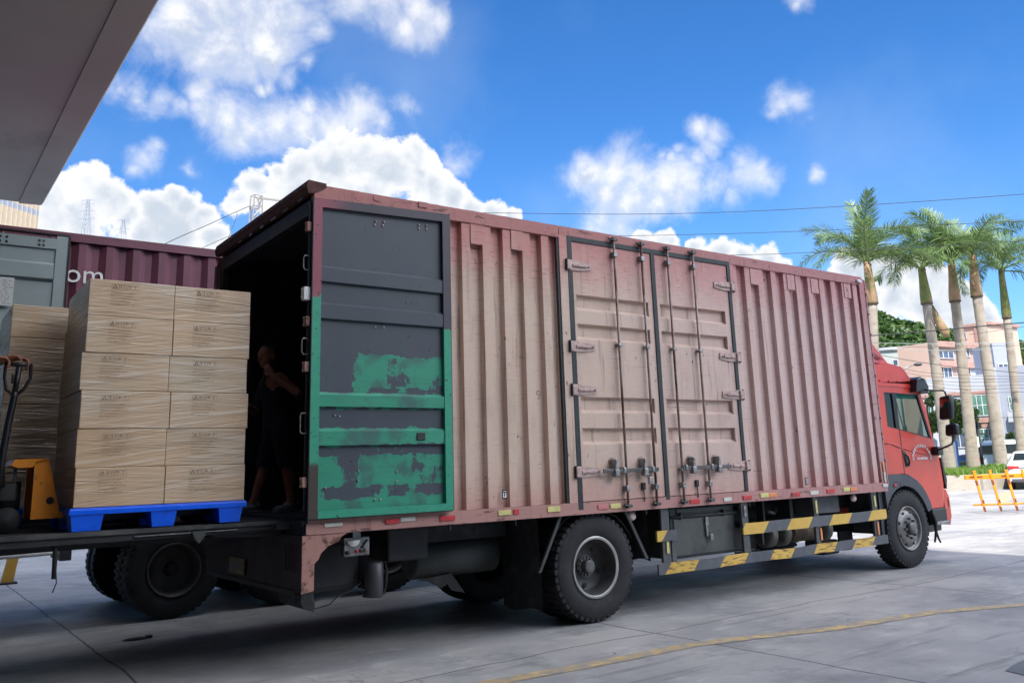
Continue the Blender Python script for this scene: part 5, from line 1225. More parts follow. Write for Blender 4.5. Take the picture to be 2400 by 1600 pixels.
keep = [i for i, fc in enumerate(b.f) if all((hv[j].z > .05) or (hv[j].x < .0 and hv[j].z > -.05) for j in fc)]
b.f = [b.f[i] for i in keep]; b.mi = [0]*len(keep); b.sm = [True]*len(keep); b.build('hair', M_hair, p2)
for q, fx in ((-1, .05), (1, -.22)):
    b = SM(); shoe(b, (X1+fx, Y1+q*.11, ZD), (1, 0, 0)); b.build('shoe', M_shoe, p2)

# ------------------------------------------------------------------ maroon shipping container on its trailer
M_mar = mat('maroon_container_paint', hexc(112, 64, 78), .5, var=.10, vscale=2, col2=hexc(90, 50, 60), c2f=(.5, .75), c2scale=2.5, bump=.05)
M_gdr = mat('pale_grey_container_door', hexc(140, 152, 152), .5, var=.06, vscale=2, col2=hexc(112, 120, 118), c2f=(.6, .8), c2scale=3)
ct = thing('shipping_container', (3.4, 4.82, 1.25), 'maroon corrugated shipping container parked beyond the loading bridge', 'container')
def PC(bld, name, m_, parent=None): return loc(bld, ct).build(name, m_, ct) if parent is None else loc(bld, ct).build(name, m_, parent)
b = MB(); v, f = corr(-2.5, 9.4, 3.62, 1, 1.4, 4.06, .278, -2.4, .045, .075, .068); b.add(v, f); v, f = corr(-2.5, 9.4, 6.03, -1, 1.4, 4.06, .278, -2.4, .045, .075, .068); b.add(v, f); b.box(9.38, 9.42, 3.6, 6.05, 1.3, 4.1)
PC(b, 'side_wall', M_mar)
b = MB()
for y in (3.6, 5.98):
    b.box(-2.6, 9.5, y, y+.06, 4.065, 4.16); b.box(-2.6, 9.5, y, y+.07, 1.25, 1.40)
b.box(-2.6, -2.5, 3.6, 3.7, 1.401, 4.064); b.box(-2.6, -2.5, 5.95, 6.04, 1.401, 4.064); b.box(-2.6, 9.5, 3.66, 5.98, 4.09, 4.13); b.box(-2.6, 9.5, 3.67, 5.98, 1.27, 1.36)
PC(b, 'frame', M_mar)
yy = 3.50
b = MB(); b.box(-2.55, -1.46, yy+.01, yy+.05, 1.42, 4.05); b.box(-1.459, -1.345, yy-.005, yy+.06, 1.42, 4.08); b.box(-2.55, -1.46, yy-.012, yy+.009, 3.93, 4.045)
for z in (3.66, 3.0, 2.35, 1.7): b.prism([(yy+.009, z-.09), (yy+.009, z+.12), (yy-.03, z+.09), (yy-.03, z-.06)], -2.5, -1.47, 0)
dr = PC(b, 'door', M_gdr)
b = MB(); b.box(-1.344, -1.325, yy-.012, yy+.07, 1.42, 4.085); b.box(-2.55, -1.34, yy-.01, yy+.06, 4.086, 4.10); PC(b, 'door_gasket', M_blk_pl, dr)
b = MB(); b.box(-2.4, -1.82, yy-.034, yy-.031, 3.28, 3.575)
o = PC(b, 'data_plate', mat('data_plate_paper', (.55, .56, .55), .5, var=.05), dr)
b = MB(); rr = random.Random(5)
for j in range(11):
    xx = -2.38
    while xx < -1.86:
        w = rr.uniform(.01, .04)
        if not (-1.99 < xx < -1.96): b.box(xx, xx+w, yy-.0355, yy-.0345, 3.30+.024*j, 3.307+.024*j)
        xx += w+rr.uniform(.008, .03)
b.box(-1.965, -1.962, yy-.0355, yy-.0345, 3.42, 3.57); PC(b, 'small_print', mat('print_grey', (.2, .2, .2), .6), o)
b = MB(); b.prism([(-1.98, 3.19), (-1.94, 3.19), (-1.96, 3.225)], yy+.004, yy+.0085, 1); PC(b, 'warning_triangle', M_blk_pl, dr)
b = MB()
for x in (-1.98, -1.92, -1.62, -1.58, -1.98, -1.92): 
    for z in (3.96, 4.01): b.bbox(x-.01, x+.01, yy-.022, yy-.0125, z-.01, z+.01, .003)
PC(b, 'rivets', M_dark, dr)
b = MB()
for x in (-1.95, -1.50): b.box(x-.008, x+.008, 3.585, 3.598, 4.07, 4.12)
PC(b, 'rail_clips', M_galv)
v, f = text_mesh('.com', .30, .001, 'RIGHT'); b = MB(); b.add(v, f, Matrix.Translation((-.945, 3.612, 3.705)) @ FACE); PC(b, 'lettering', M_white)

tr = thing('container_trailer', (1, 4.82, 0), 'dark semi-trailer chassis with double tyres under the maroon container', 'trailer')
def PT(bld, name, m_, parent=None): return loc(bld, tr).build(name, m_, tr) if parent is None else loc(bld, tr).build(name, m_, parent)
b = MB()
for y in (4.25, 5.3): b.box(-2.5, 9.3, y, y+.12, .85, 1.24)
for x in (-2.4, -1.0, .6, 2.0, 4, 6, 8): b.box(x, x+.12, 3.65, 6.0, 1.1, 1.24)
PT(b, 'chassis', M_frame)
b = MB(); b.box(-2.6, -1.25, 3.62, 3.70, .80, 1.0); b.box(-2.6, -2.5, 3.62, 6.0, .7, 1.0); PT(b, 'rear_crossbeam', mat('dull_maroon_beam', hexc(64, 38, 44), .6))
b = SM(); b.tube([(-2.6, 3.6, .77), (-1.2, 3.6, .79)], .018, 8); b.tube([(-1.9, 3.55, .88), (-1.25, 3.55, .93)], .008, 6); PT(b, 'glint_tubes', M_white)  # pale line and glint under the bridge, built as white tubes
b = MB(); b.bbox(-1.17, -1.06, 3.68, 4.3, .70, .96, .01); PT(b, 'light_bracket', M_grey_pl)
def twheel(x, y, side):
    root = bpy.data.objects.new('wheel', None); C.objects.link(root); root.parent = tr
    root.location = (x-1, y-4.82, .51); root.rotation_euler = (0, 0, 0 if side < 0 else math.pi)
    tyre_bld(0, .25, lugs=40).build('tyre', M_tyre, root); tyre_bld(.3, .55, lugs=40).build('tyre', M_tyre, root)
    b = SM(); b.lathe([(.262, .03), (.27, .004), (.288, .0), (.29, .015), (.27, .03), (.25, .10), (.22, .2), (.12, .18), (0, .18)], 40); b.build('rim', M_rim_d, root)
    b = SM(); b.tube([(0, .18, 0), (0, .08, 0)], [.08, .06], 16); b.build('hub', M_frame, root)
for x in (-.03, 1.28, 2.59):
    for y, s_ in ((3.66, -1), (5.98, 1)): twheel(x, y, s_)
    b = SM(); b.tube([(x, 3.9, .51), (x, 5.7, .51)], .07, 12); PT(b, 'axle', M_frame)

b = MB(); b.add([], [])
yb = thing('yellow_marker_post', (-1.0, 9.4, 0), 'short leaning yellow marker post on the ground under the bridge', 'post')
b = MB(); v = []
for z, w, dx in ((0, .085, -.02), (.5, .075, .06), (.72, .03, .11)): v += [(dx-w, -.02, z), (dx+w, -.02, z), (dx+w, .02, z), (dx-w, .02, z)]
b.add(v, [(3, 2, 1, 0)] + [(a+k, a+(k+1) % 4, a+4+(k+1) % 4, a+4+k) for a in (0, 4) for k in range(4)] + [(8, 9, 10, 11)]); b.build('post', mat('worn_yellow', hexc(190, 150, 60), .6, col2=(.1, .08, .04), c2f=(.6, .7), c2scale=8), yb)
b = MB(); b.bbox(-.14, .12, -.12, .12, 0.004, .03, .008); b.build('foot', M_frame, yb)
# crushed dark scrap on the yard, under the trailer end
sp_ = MB(); sp_.ell((0, 0, .012), .13, .05, .014, 12); sp_.bbox(.08, .14, -.02, .03, .004, .03, .006); o = sp_.build('scrap', M_black); o.location = (-.62, 2.62, 0); tag(o, 'small flat dark scrap lying on the shaded concrete', 'litter')

# ------------------------------------------------------------------ background
# raised verge with wall
A = Vector((28.6, 9.0)); B = Vector((57, 26.4)); 
V0, V1, V2, V3 = (30.9, 10.9), (34.0, 14.2), (80, 34), (80, 0)
M_wallc = mat('verge_wall_render', hexc(168, 160, 148), .85, var=.1, vscale=2, col2=hexc(130, 132, 132), c2f=(.5, .7), c2scale=2, bump=.1)
def wall_line(name, pts, h, label):
    o = thing(name, (pts[0][0], pts[0][1], 0), label, 'wall')
    for (a, c_) in zip(pts, pts[1:]):
        a = Vector(a); c_ = Vector(c_); d = (c_-a); n_ = Vector((-d.y, d.x)).normalized()*.2
        b = MB(); v = [(a.x, a.y, 0), (c_.x, c_.y, 0), (c_.x+n_.x, c_.y+n_.y, 0), (a.x+n_.x, a.y+n_.y, 0)]; v += [(x, y, h) for x, y, z in v]
        b.add(v, [(0, 1, 2, 3), (4, 7, 6, 5), (0, 4, 5, 1), (1, 5, 6, 2), (2, 6, 7, 3), (3, 7, 4, 0)]); loc(b, o).build('wall_run', M_wallc, o)
    return o
wall_line('verge_wall', [(60, 9.4), (32.4, 11.3), (31.0, 12.6), (32.6, 15.2), (60, 37)], .62, 'low rendered wall round the grass verge behind the yellow barrier')
b = MB(); b.prism([(60, 9.7), (32.7, 11.5), (31.4, 12.7), (32.9, 15.0), (60, 36.6)], .02, .58, 2)
tag(b.build('verge_soil', mat('verge_soil', (.06, .09, .025), .95, var=.3, vscale=1)), kind='structure')
M_grass = leafmat('grass_blades', (.10, .20, .025), (.20, .30, .05))
b = MB(); rg = random.Random(11)
for _ in range(9000):
    u_ = rg.random()**1.4; x = 31.6+u_*20; 
    ylo = 11.6-(x-32.7)*.065; yhi = 13.2+(x-31.4)*.82 if x < 36 else 17+(x-36)*.8
    y = rg.uniform(ylo, max(ylo+.5, yhi)); h = rg.uniform(.12, .32); a = rg.random()*6.28; w = .03
    dx, dy = math.cos(a)*w, math.sin(a)*w; lx, ly = rg.uniform(-.1, .1), rg.uniform(-.1, .1)
    b.add([(x-dx, y-dy, .57), (x+dx, y+dy, .57), (x+lx, y+ly, .57+h)], [(0, 1, 2)])
tag(b.build('verge_grass', M_grass), 'long bright green grass on the raised verge', 'grass', kind='stuff')

def leaf_cloud(blobs, n, size, seed, flat=.5):
    """leaf-sized quads spread over and through ellipsoid blobs"""
    r_ = random.Random(seed); b = MB(); tot = sum(q[3]**2 for q in blobs)
    for (cx, cy, cz, rad, *sq) in blobs:
        k = int(n*rad*rad/tot); sqz = sq[0] if sq else 1
        for _ in range(k):
            d = Vector((r_.gauss(0, 1), r_.gauss(0, 1), r_.gauss(0, 1))).normalized(); rr_ = rad*(1-.45*r_.random()**2)*(1+.25*mnoise.noise(d*2.2+Vector((cx, cy, cz))))
            p = Vector((cx, cy, cz)) + Vector((d.x*rr_, d.y*rr_, d.z*rr_*sqz))
            nrm = (d+Vector((r_.gauss(0, .6), r_.gauss(0, .6), r_.gauss(0, .6)+.3))).normalized(); a = nrm.orthogonal().normalized(); a = Matrix.Rotation(r_.random()*6.28, 3, nrm) @ a; c_ = nrm.cross(a)
            s_ = size*r_.uniform(.6, 1.3)
            b.add([p-a*s_, p+c_*s_*flat, p+a*s_, p-c_*s_*flat], [(0, 1, 2, 3)])
    return b
M_leafA = leafmat('yellow_green_leaves', (.06, .12, .015), (.20, .26, .05))
M_leafB = leafmat('dark_green_leaves', (.02, .05, .015), (.06, .12, .03))
M_leafC = leafmat('mid_green_leaves', (.035, .085, .02), (.10, .17, .04))
M_bark = mat('bark', (.12, .09, .065), .9, var=.3, vscale=6, bump=.3)
def tree(base, blobs, n, size, ml, label, name='tree', cat='tree', group=None, seed=1):
    o = thing(name, base, label, cat, group); bx_, by_, bz_ = base
    loc_b = [(x-bx_, y-by_, z-bz_, *r_) for (x, y, z, *r_) in blobs]
    leaf_cloud(loc_b, n, size, seed).build('crown', ml, o)
    top = max(q[2] for q in loc_b); b = SM(); b.tube([(0, 0, 0), (.03, .02, top*.4), (0, 0, top)], [.14, .11, .04], 8)
    for q in loc_b[:4]: b.tube([(0, 0, top*.35), (q[0]*.5, q[1]*.5, top*.35+(q[2]-top*.35)*.6), (q[0], q[1], q[2])], [.06, .04, .015], 6)
    b.build('trunk', M_bark, o); return o
def pb(pix, d, r_px, *sq): p = at(pix[0], pix[1], d); return (p.x, p.y, p.z, r_px*d/FPX, *sq)
zR = lambda x, y: (2000+x/3.135, 700+y/3.135)
# ficus behind the palms
tp = at(*zR(740, 1180), 50)
tree((tp.x, tp.y, .4), [pb(zR(750, 800), 50, 20), pb(zR(720, 880), 50, 16), pb(zR(780, 900), 50, 17), pb(zR(750, 960), 50, 14), pb(zR(600, 870), 50, 14), pb(zR(590, 940), 50, 12)], 3400, .10, M_leafA, 'yellow-green leafy tree standing behind the second and third palm trunks', seed=3)
tp = at(*zR(900, 1150), 53)
tree((tp.x, tp.y, .4), [pb(zR(890, 880), 53, 9), pb(zR(910, 930), 53, 8), pb(zR(900, 830), 53, 7)], 900, .09, M_leafA, 'small yellow-green tree between the third and fourth palm trunks', seed=5)
tp = at(*zR(1150, 1150), 52)
tree((tp.x, tp.y, .4), [pb(zR(1160, 1010), 52, 11), pb(zR(1130, 1060), 52, 9), pb(zR(1190, 1070), 52, 10)], 1100, .09, M_leafC, 'mid green tree between the two rightmost palm trunks', seed=6)
tp = at(*zR(580, 1100), 66)
tree((tp.x, tp.y, .2), [pb(zR(590, 700), 66, 11), pb(zR(620, 740), 66, 10), pb(zR(560, 760), 66, 10)], 1200, .13, M_leafB, 'dark green tree behind the wing mirror of the truck, before the salmon block', seed=8)
for i, (x, y, r_) in enumerate(((1010, 1215, 9), (1050, 1205, 10), (1100, 1215, 8), (960, 1225, 6))):
    p_ = at(*zR(x, y), 39.0+i*.3); o = thing('shrub', (p_.x, p_.y, .57), ['bright green low shrub left of the white saloon', 'tallest low shrub left of the white saloon', 'low shrub nearest the white saloon roof', 'smallest low shrub in the verge grass'][i], 'shrub', 'low shrubs on the verge')
    leaf_cloud([(0, 0, .2, r_*39/FPX*1.1, .9)], 500, .06, 20+i).build('foliage', M_grass, o)
    b = SM()
    for k in range(4): b.tube([(0, 0, 0), (.12*math.cos(k*1.6), .12*math.sin(k*1.6), .3)], .012, 5)
    b.build('stems', M_bark, o)

# royal palms -----------------------------------------------------------
M_palmt = mat('palm_trunk_bark', hexc(170, 158, 144), .85, var=.10, vscale=3, stretch=(1, 1, .6), col2=hexc(136, 124, 110), c2f=(.50, .74), c2scale=1.6, c2stretch=(1, 1, 3), bump=.15)
M_shaft = mat('tan_crown_sheath', hexc(168, 136, 104), .6, var=.15, vscale=3, col2=hexc(122, 118, 66), c2f=(.48, .60), c2scale=1.6)
M_shaft2 = mat('green_crown_sheath', hexc(112, 120, 62), .5, var=.15, vscale=3, col2=hexc(160, 128, 96), c2f=(.55, .65), c2scale=1.6)
M_frond = leafmat('palm_leaflets', (.07, .14, .04), (.24, .33, .12), .25)
M_frondd = leafmat('dry_palm_leaflets', (.30, .22, .14), (.45, .34, .22), .2)
def frond_mesh(L, droop, seed, curl=0):
    r_ = random.Random(seed); b = MB(); n = 26; pts = []; p = Vector((0, 0, 0)); a = 0
    for i in range(n+1):
        pts.append(p.copy()); t_ = i/n; a = -droop*(t_**1.5); p = p+Vector((math.cos(a), curl*t_*.5, math.sin(a)))*(L/n)
    b.tube(pts, [.035*(1-.85*i/n)+.004 for i in range(n+1)], 5)
    per = 4
    for i in range(3, n):
        for k in range(per):
            t_ = (i+k/per)/n; q = pts[i].lerp(pts[i+1], k/per); d = (pts[i+1]-pts[i]).normalized()
            sidev = Vector((0, 0, 1)).cross(d).normalized(); upv = d.cross(sidev)
            ln = L*(.25*math.sin(math.pi*min(1, t_*.86+.10))**.6+.03)*r_.uniform(.8, 1.1)
            for s_ in (-1, 1):
                el = r_.choice((-.5, .05, .55))+r_.uniform(-.25, .25); fwd = .55+.5*t_
                dv = (sidev*s_*math.cos(el)+upv*math.sin(el)+d*fwd).normalized(); w = upv.cross(dv).normalized()*.016 if abs(upv.dot(dv)) < .95 else sidev*.02
                m_ = q+dv*ln*.5; e = q+dv*ln*.85+Vector((0, 0, -1))*ln*(.14+.16*r_.random())
                b.add([q-w*.5, m_-w, e, m_+w, q+w*.5], [(0, 1, 3, 4), (1, 2, 3)])
    return b
FR = [frond_mesh(3.0, 1.25, 1), frond_mesh(3.1, 1.7, 2), frond_mesh(2.9, .75, 3), frond_mesh(3.0, 2.0, 4, .5)]
fr_me = []
for q in FR:
    o = q.build('frond', M_frond); fr_me.append(o.data); bpy.data.objects.remove(o)
fr_dry = fr_me[1].copy(); fr_dry.materials.clear(); fr_dry.materials.append(M_frondd)
def palm(base_px, cr_px, sh_px, d, label, fr_list, tw=.27, sh_mat=None, seed=0, dead=None):
    bs = at(*base_px, d); bs.z = .55; cr = at(*cr_px, d); sh = at(*sh_px, d)       # crown base, sheath bottom
    o = thing('palm_tree', bs[:], label, 'palm tree', 'royal palms on the verge')
    r_ = random.Random(seed); sc_ = d/44
    b = SM(); n = 26; pts = []; rs = []
    s2 = sh-bs
    for i in range(n+1):
        t_ = i/n; pts.append(s2*t_+Vector((.05*math.sin(t_*3), 0, 0))); rs.append(tw*(1.12-.30*t_+.10*math.exp(-(t_*8)**2)) + (.012 if i % 2 else 0))
    b.tube(pts, rs, 16); b.build('trunk', M_palmt, o)
    c2 = cr-bs; b = SM(); vec = c2-s2
    b.tube([s2-vec*.03, s2+vec*.04, s2+vec*.25, s2+vec*.6, s2+vec*.9, c2+vec*.05], [tw*.86, tw*1.08, tw*1.02, tw*.80, tw*.68, tw*.60], 14)
    b.build('crown_sheath', sh_mat or M_shaft, o)
    b = SM(); b.tube([s2-Vector((0, 0, .10)), s2-Vector((0, 0, .02)), s2+Vector((0, 0, .05))], [tw*.9, tw*1.15, tw*.95], 12)
    for k in range(9): a = r_.random()*6.28; b.tube([c2-vec*.08+Vector((math.cos(a)*tw*.4, math.sin(a)*tw*.4, 0)), c2-vec*.02+Vector((math.cos(a)*tw*.8, math.sin(a)*tw*.8, r_.uniform(-.1, .1)))], [.05, .01], 5)
    b.build('fibre_ring', M_bark, o)
    if dead:
        b = SM(); x, y, z = s2; R3 = RT; a0 = s2+R3*.2
        b.tube([a0+Vector((0, 0, -.1)), a0+R3*.25+Vector((0, 0, -.9)), a0+R3*.55+Vector((0, 0, -1.5)), a0+R3*.62+Vector((0, 0, -1.75))], [.10, .2, .24, .1], 8)
        b.build('hanging_sheath', M_shaft, o)
    for (az, el, k, s_) in fr_list:
        fo_ = bpy.data.objects.new('frond', fr_dry if k == 9 else fr_me[k]); C.objects.link(fo_); fo_.parent = o
        # az: 0 = to the right of the picture, 90 = away from the viewer
        ra = Vector((RT.x, RT.y, 0)).normalized(); fa = Vector((FW.x, FW.y, 0)).normalized(); dv = ra*math.cos(R(az))+fa*math.sin(R(az))
        fo_.location = c2; fo_.rotation_euler = (0, -R(min(86, el+12) if el > 0 else el), math.atan2(dv.y, dv.x)); fo_.scale = (s_*sc_*1.36,)*3
    return o
zP_ = lambda x, y: (1850+x/3.92, 400+y/3.92)
palm((2052, 1100), zP_(714, 850), zP_(762, 1215), 43, 'leftmost royal palm, right behind the front corner of the truck body',
     [(178, 22, 1, .93), (160, 50, 0, .95), (90, 82, 2, 1.0), (60, 62, 3, 1.0), (20, 55, 1, 1.0), (2, 20, 1, 1.0), (200, 18, 1, .85), (250, 40, 0, .9), (300, 48, 3, .9), (120, 55, 1, .9), (175, 58, 3, .8), (30, 30, 1, 1), (330, 15, 1, .9), (270, 86, 2, .95)], seed=1)
palm(zR(705, 1255), zP_(1215, 905), zP_(1262, 1215), 44, 'second royal palm from the left, with a torn brown sheath hanging from its trunk',
     [(172, 30, 1, .9), (10, 48, 1, 1), (30, 58, 3, 1), (150, 40, 1, .8), (80, 62, 0, .95), (330, 35, 1, .9), (200, 5, 3, .7), (260, 30, 3, .7), (300, 12, 1, .65), (110, 30, 3, .8), (355, 22, 1, .75)], sh_mat=M_shaft2, seed=2, dead=True)
palm(zR(880, 1225), zP_(1490, 860), zP_(1522, 1195), 45, 'middle royal palm of the five, orange and green below its crown',
     [(150, 55, 1, 1), (95, 70, 2, .95), (30, 50, 1, 1), (170, 40, 3, .95), (200, 62, 0, .9), (5, 30, 1, .8), (185, 20, 1, .8), (300, 40, 3, .7), (250, 20, 3, .7), (120, 78, 2, .9), (60, 60, 0, .9)], seed=3)
palm(zR(1085, 1195), zP_(1680, 790), zP_(1722, 1150), 44, 'fourth royal palm from the left, with a wide flared tan sheath',
     [(175, 35, 1, .95), (12, 52, 1, 1), (25, 40, 0, 1), (150, 55, 1, .9), (90, 60, 0, .9), (330, 20, 3, .8), (200, 15, 3, .9), (190, -35, 1, .55), (280, 50, 1, .8), (60, 55, 3, .9), (110, 40, 9, .7)], seed=4)
palm(zR(1240, 1185), zP_(1945, 920), zP_(1998, 1345), 47, 'rightmost royal palm, slimmest trunk at the edge of the picture',
     [(170, 45, 1, .9), (20, 50, 1, 1), (5, 30, 1, 1), (90, 65, 0, .9), (330, 15, 3, .9), (345, -5, 1, .8), (190, 20, 3, .8), (140, 55, 1, .9), (270, 40, 3, .7), (50, 60, 0, .9), (215, 5, 1, .7)], tw=.23, sh_mat=M_shaft2, seed=5)

# buildings ---------------------------------------------------------------
def bld(name, A_px, B_px, d, db, z0, z1, depth, mwall, label):
    """box whose front face runs from pixel A (depth d) to pixel B (depth db)"""
    a = at(*A_px, d); c_ = at(*B_px, db); a.z = c_.z = 0; ux = (c_-a); Lf = ux.length; ux.normalize(); ang = math.atan2(ux.y, ux.x)
    o = thing(name, (a.x, a.y, 0), label, 'building', rz=ang)
    b = MB(); b.box(0, Lf, 0, depth, z0, z1); w = b.build('wall', mwall, o)
    def uv(X, Y):      # pixel on the facade -> (u, z)
        r_ = FW + RT*(X-PX)/FPX - UP*(Y-PY)/FPX; n_ = Vector((-ux.y, ux.x, 0)); t_ = (a-EYE).dot(n_)/r_.dot(n_); p = EYE+r_*t_; return (p-a).dot(ux), p.z
    return o, uv, Lf
def window(o, u0, u1, z0, z1, mg, mf, nx=2, nz_=1, y=-.0):
    b = MB(); b.box(u0, u1, y-.06, y-.005, z0, z1); g_ = b.build('window', mg, o)
    b = MB(); w = .05
    for i in range(nx+1): x = u0+(u1-u0)*i/nx; b.box(x-w/2, x+w/2, y-.10, y-.062, z0-.03, z1+.03)
    for j in range(nz_+1): z = z0+(z1-z0)*j/nz_; b.box(u0, u1, y-.095, y-.063, z-w/2, z+w/2)
    b.build('window_frame', mf, g_); return g_
M_bg1 = mat('salmon_plaster', hexc(196, 166, 148), .85, var=.05, vscale=.4); M_bg1b = mat('shaded_salmon_plaster', hexc(164, 142, 134), .85, var=.05, vscale=.4)  # second plaster is the salmon with shade put into its colour
M_bg2 = mat('white_cladding', hexc(176, 178, 184), .7, var=.04, vscale=.3); M_bg3 = mat('pale_grey_render', hexc(154, 158, 170), .8, var=.04, vscale=.3)
M_bg4 = mat('green_grey_render', hexc(166, 172, 164), .85, var=.05, vscale=.3)
M_gw = mat('green_glass', (.10, .22, .17), .15, var=.3, vscale=1.5); M_bwn = mat('blue_glass', (.08, .11, .16), .12, var=.3, vscale=1.5)
M_brk = mat('brown_band', hexc(166, 130, 118), .8)
M_wf = mat('white_frame', (.6, .6, .6), .5)
# salmon house, narrow end in the lit tone, long side in the shade-dulled copy
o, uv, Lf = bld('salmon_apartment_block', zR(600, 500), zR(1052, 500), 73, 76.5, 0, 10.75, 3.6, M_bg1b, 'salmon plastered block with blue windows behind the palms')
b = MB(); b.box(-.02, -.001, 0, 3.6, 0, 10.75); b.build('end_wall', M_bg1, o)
b = MB(); b.box(-.1, Lf+.1, -.35, -.0, 10.3, 10.8); b.box(-.0, Lf, -.3, .0, 8.6, 9.05); b.box(0, Lf, -.3, .0, 7.15, 7.5); b.build('ledge', M_brk, o)
def wpx(o, uv, x0, y0, x1, y1, mg, mf=M_wf, nx=2, nz_=1, y=0):
    u0, z1 = uv(*zR(x0, y0)); u1, z0 = uv(*zR(x1, y1)); 
    if u1 < u0: u0, u1 = u1, u0
    return window(o, u0, u1, z0, z1, mg, mf, nx, nz_, y)
wpx(o, uv, 612, 385, 735, 440, M_bwn, nx=3); wpx(o, uv, 800, 350, 850, 425, M_bwn, nx=2); wpx(o, uv, 880, 345, 1035, 420, M_bwn, nx=4); wpx(o, uv, 655, 505, 725, 580, M_bwn); wpx(o, uv, 850, 500, 950, 560, M_bg3, nx=2)
wpx(o, uv, 1000, 495, 1040, 545, M_bwn, nx=1); 
o2, uv2, L2 = bld('salmon_stair_tower', zR(800, 230), zR(985, 230), 80, 78, 0, 12.7, 5, M_bg1, 'salmon stair tower rising behind the flat roof, right of centre palms')
b = MB(); b.box(-.2, L2+.2, -.2, 5.2, 12.7, 12.95); b.build('roof_slab', M_brk, o2); b = MB(); b.box(L2*.5, L2*.58, -.12, -.0, 10.5, 12.7); b.box(L2*.72, L2*.8, -.12, 0, 10.5, 12.7); b.build('pilaster', M_brk, o2)
wpx(o2, uv2, 815, 250, 835, 290, M_bwn, nx=1)
# white commercial building
o3, uv3, L3 = bld('white_commercial_building', zR(490, 800), zR(1060, 800), 69, 66, 0, 7.35, 10, M_bg2, 'white clad building with green glass windows at street level')
z_ = uv3(*zR(900, 690))[1]
b = MB(); b.box(0, L3, -.12, 0, z_-.12, z_+.12); z2 = uv3(*zR(930, 900))[1]; b.box(uv3(*zR(870, 700))[0], L3, -.1, 0, z2-.5, z2+.25); b.build('band', M_brk, o3)
wpx(o3, uv3, 530, 735, 600, 850, M_gw, nx=2, nz_=2, y=0); wpx(o3, uv3, 862, 712, 1000, 855, M_gw, nx=3, nz_=2); wpx(o3, uv3, 885, 960, 1045, 1090, M_gw, nx=4, nz_=2); wpx(o3, uv3, 700, 960, 830, 1090, M_bwn, nx=3, nz_=1)
# grey tall wing at the right
o4, uv4, L4 = bld('grey_office_wing', zR(1050, 800), zR(1420, 800), 62, 60, 0, 7.4, 10, M_bg3, 'pale grey office wing behind the two rightmost palms')
wpx(o4, uv4, 1140, 720, 1175, 820, M_gw, nx=1, nz_=2); wpx(o4, uv4, 1185, 960, 1215, 1100, M_bwn, nx=1)
b = MB(); b.box(uv4(*zR(1075, 900))[0], uv4(*zR(1108, 900))[0], -.3, -.02, 0, 7.4); b.build('pilaster', M_bg2, o4)
b = MB(); u0, z1 = uv4(*zR(1140, 835)); b.bbox(u0, u0+1.0, -.5, -.02, z1-.7, z1, .03); b.build('air_conditioner', M_bg2, o4)
o5, uv5, L5 = bld('roof_cabin', zR(1045, 520), zR(1150, 520), 66, 66, 7.0, 9.6, 3, M_bg3, 'small grey cabin with a dark window on the roof of the grey wing')
wpx(o5, uv5, 1060, 480, 1140, 545, M_bwn, nx=2)
# green-grey building at left
o6, uv6, L6 = bld('green_grey_house', zR(60, 500), zR(445, 500), 84, 82, 0, 11.35, 9, M_bg4, 'green-grey rendered house just above the red cab roof')
b = MB(); b.box(-.2, L6+.2, -.25, 9, 11.35, 11.6); b.build('roof_slab', M_bg2, o6)
wpx(o6, uv6, 290, 450, 330, 490, M_bwn, nx=1); wpx(o6, uv6, 400, 520, 440, 560, M_bwn, nx=1)

# hills with woods
b = SM(); v = []; f = []; n1, n2 = 60, 14
for i in range(n1+1):
    X = 1780+i*(2750-1780)/n1
    for j in range(n2+1):
        d_ = 120+j*9; t_ = j/n2
        top = 32+13*math.exp(-((X-2090)/110)**2)+3*math.sin(X*.02)+(4 if X > 2330 else 0)
        h_ = top*.38*math.sin(min(1, t_*1.25)*math.pi/2)
        p = at(X, 900, d_); v.append((p.x, p.y, max(-.5, h_-.5)))
for i in range(n1):
    for j in range(n2): a = i*(n2+1)+j; f.append((a, a+1, a+n2+2, a+n2+1))
b.add(v, f); tag(b.build('wooded_hill', mat('hill_undergrowth', (.03, .06, .02), .95, var=.4, vscale=.15)), kind='structure')
bl = []; rh = random.Random(4)
hl = [(1990, 745), (2010, 738), (2035, 728), (2055, 730), (2075, 740), (2095, 752), (2115, 750), (2135, 754), (2155, 758), (2175, 768), (2200, 768), (2220, 775), (2240, 780), (2330, 792), (2345, 790), (2360, 800), (2385, 800), (2410, 800), (2440, 805)]
for (x, y) in hl:
    for k in range(5):
        yy_ = y+rh.uniform(10, 16)+k*17; bl.append(pb((x+rh.uniform(-9, 9), yy_), 150-k*6, rh.uniform(12, 17), .8))
leafb = leaf_cloud(bl, 26000, .75, 9, .7)
tag(leafb.build('hillside_wood', M_leafC), 'dense green wood covering the hill behind the houses', 'wood', kind='stuff')
for i, (x, y, r_) in enumerate(((2352, 845, 11), (2375, 860, 12), (2395, 850, 13), (2345, 870, 8))):
    p_ = at(x, y, 90); tree((p_.x, p_.y, 0), [(p_.x, p_.y, p_.z, r_*90/FPX*1.2), (p_.x+.6, p_.y-.3, p_.z-.8, r_*90/FPX)], 700, .3, M_leafC, ['green tree behind the grey wing, left of the last palm crown', 'green tree seen between the right-hand roofs', 'tree at the right edge above the grey roof', 'smallest tree over the grey wing roof'][i], seed=40+i, group='trees behind the grey wing')

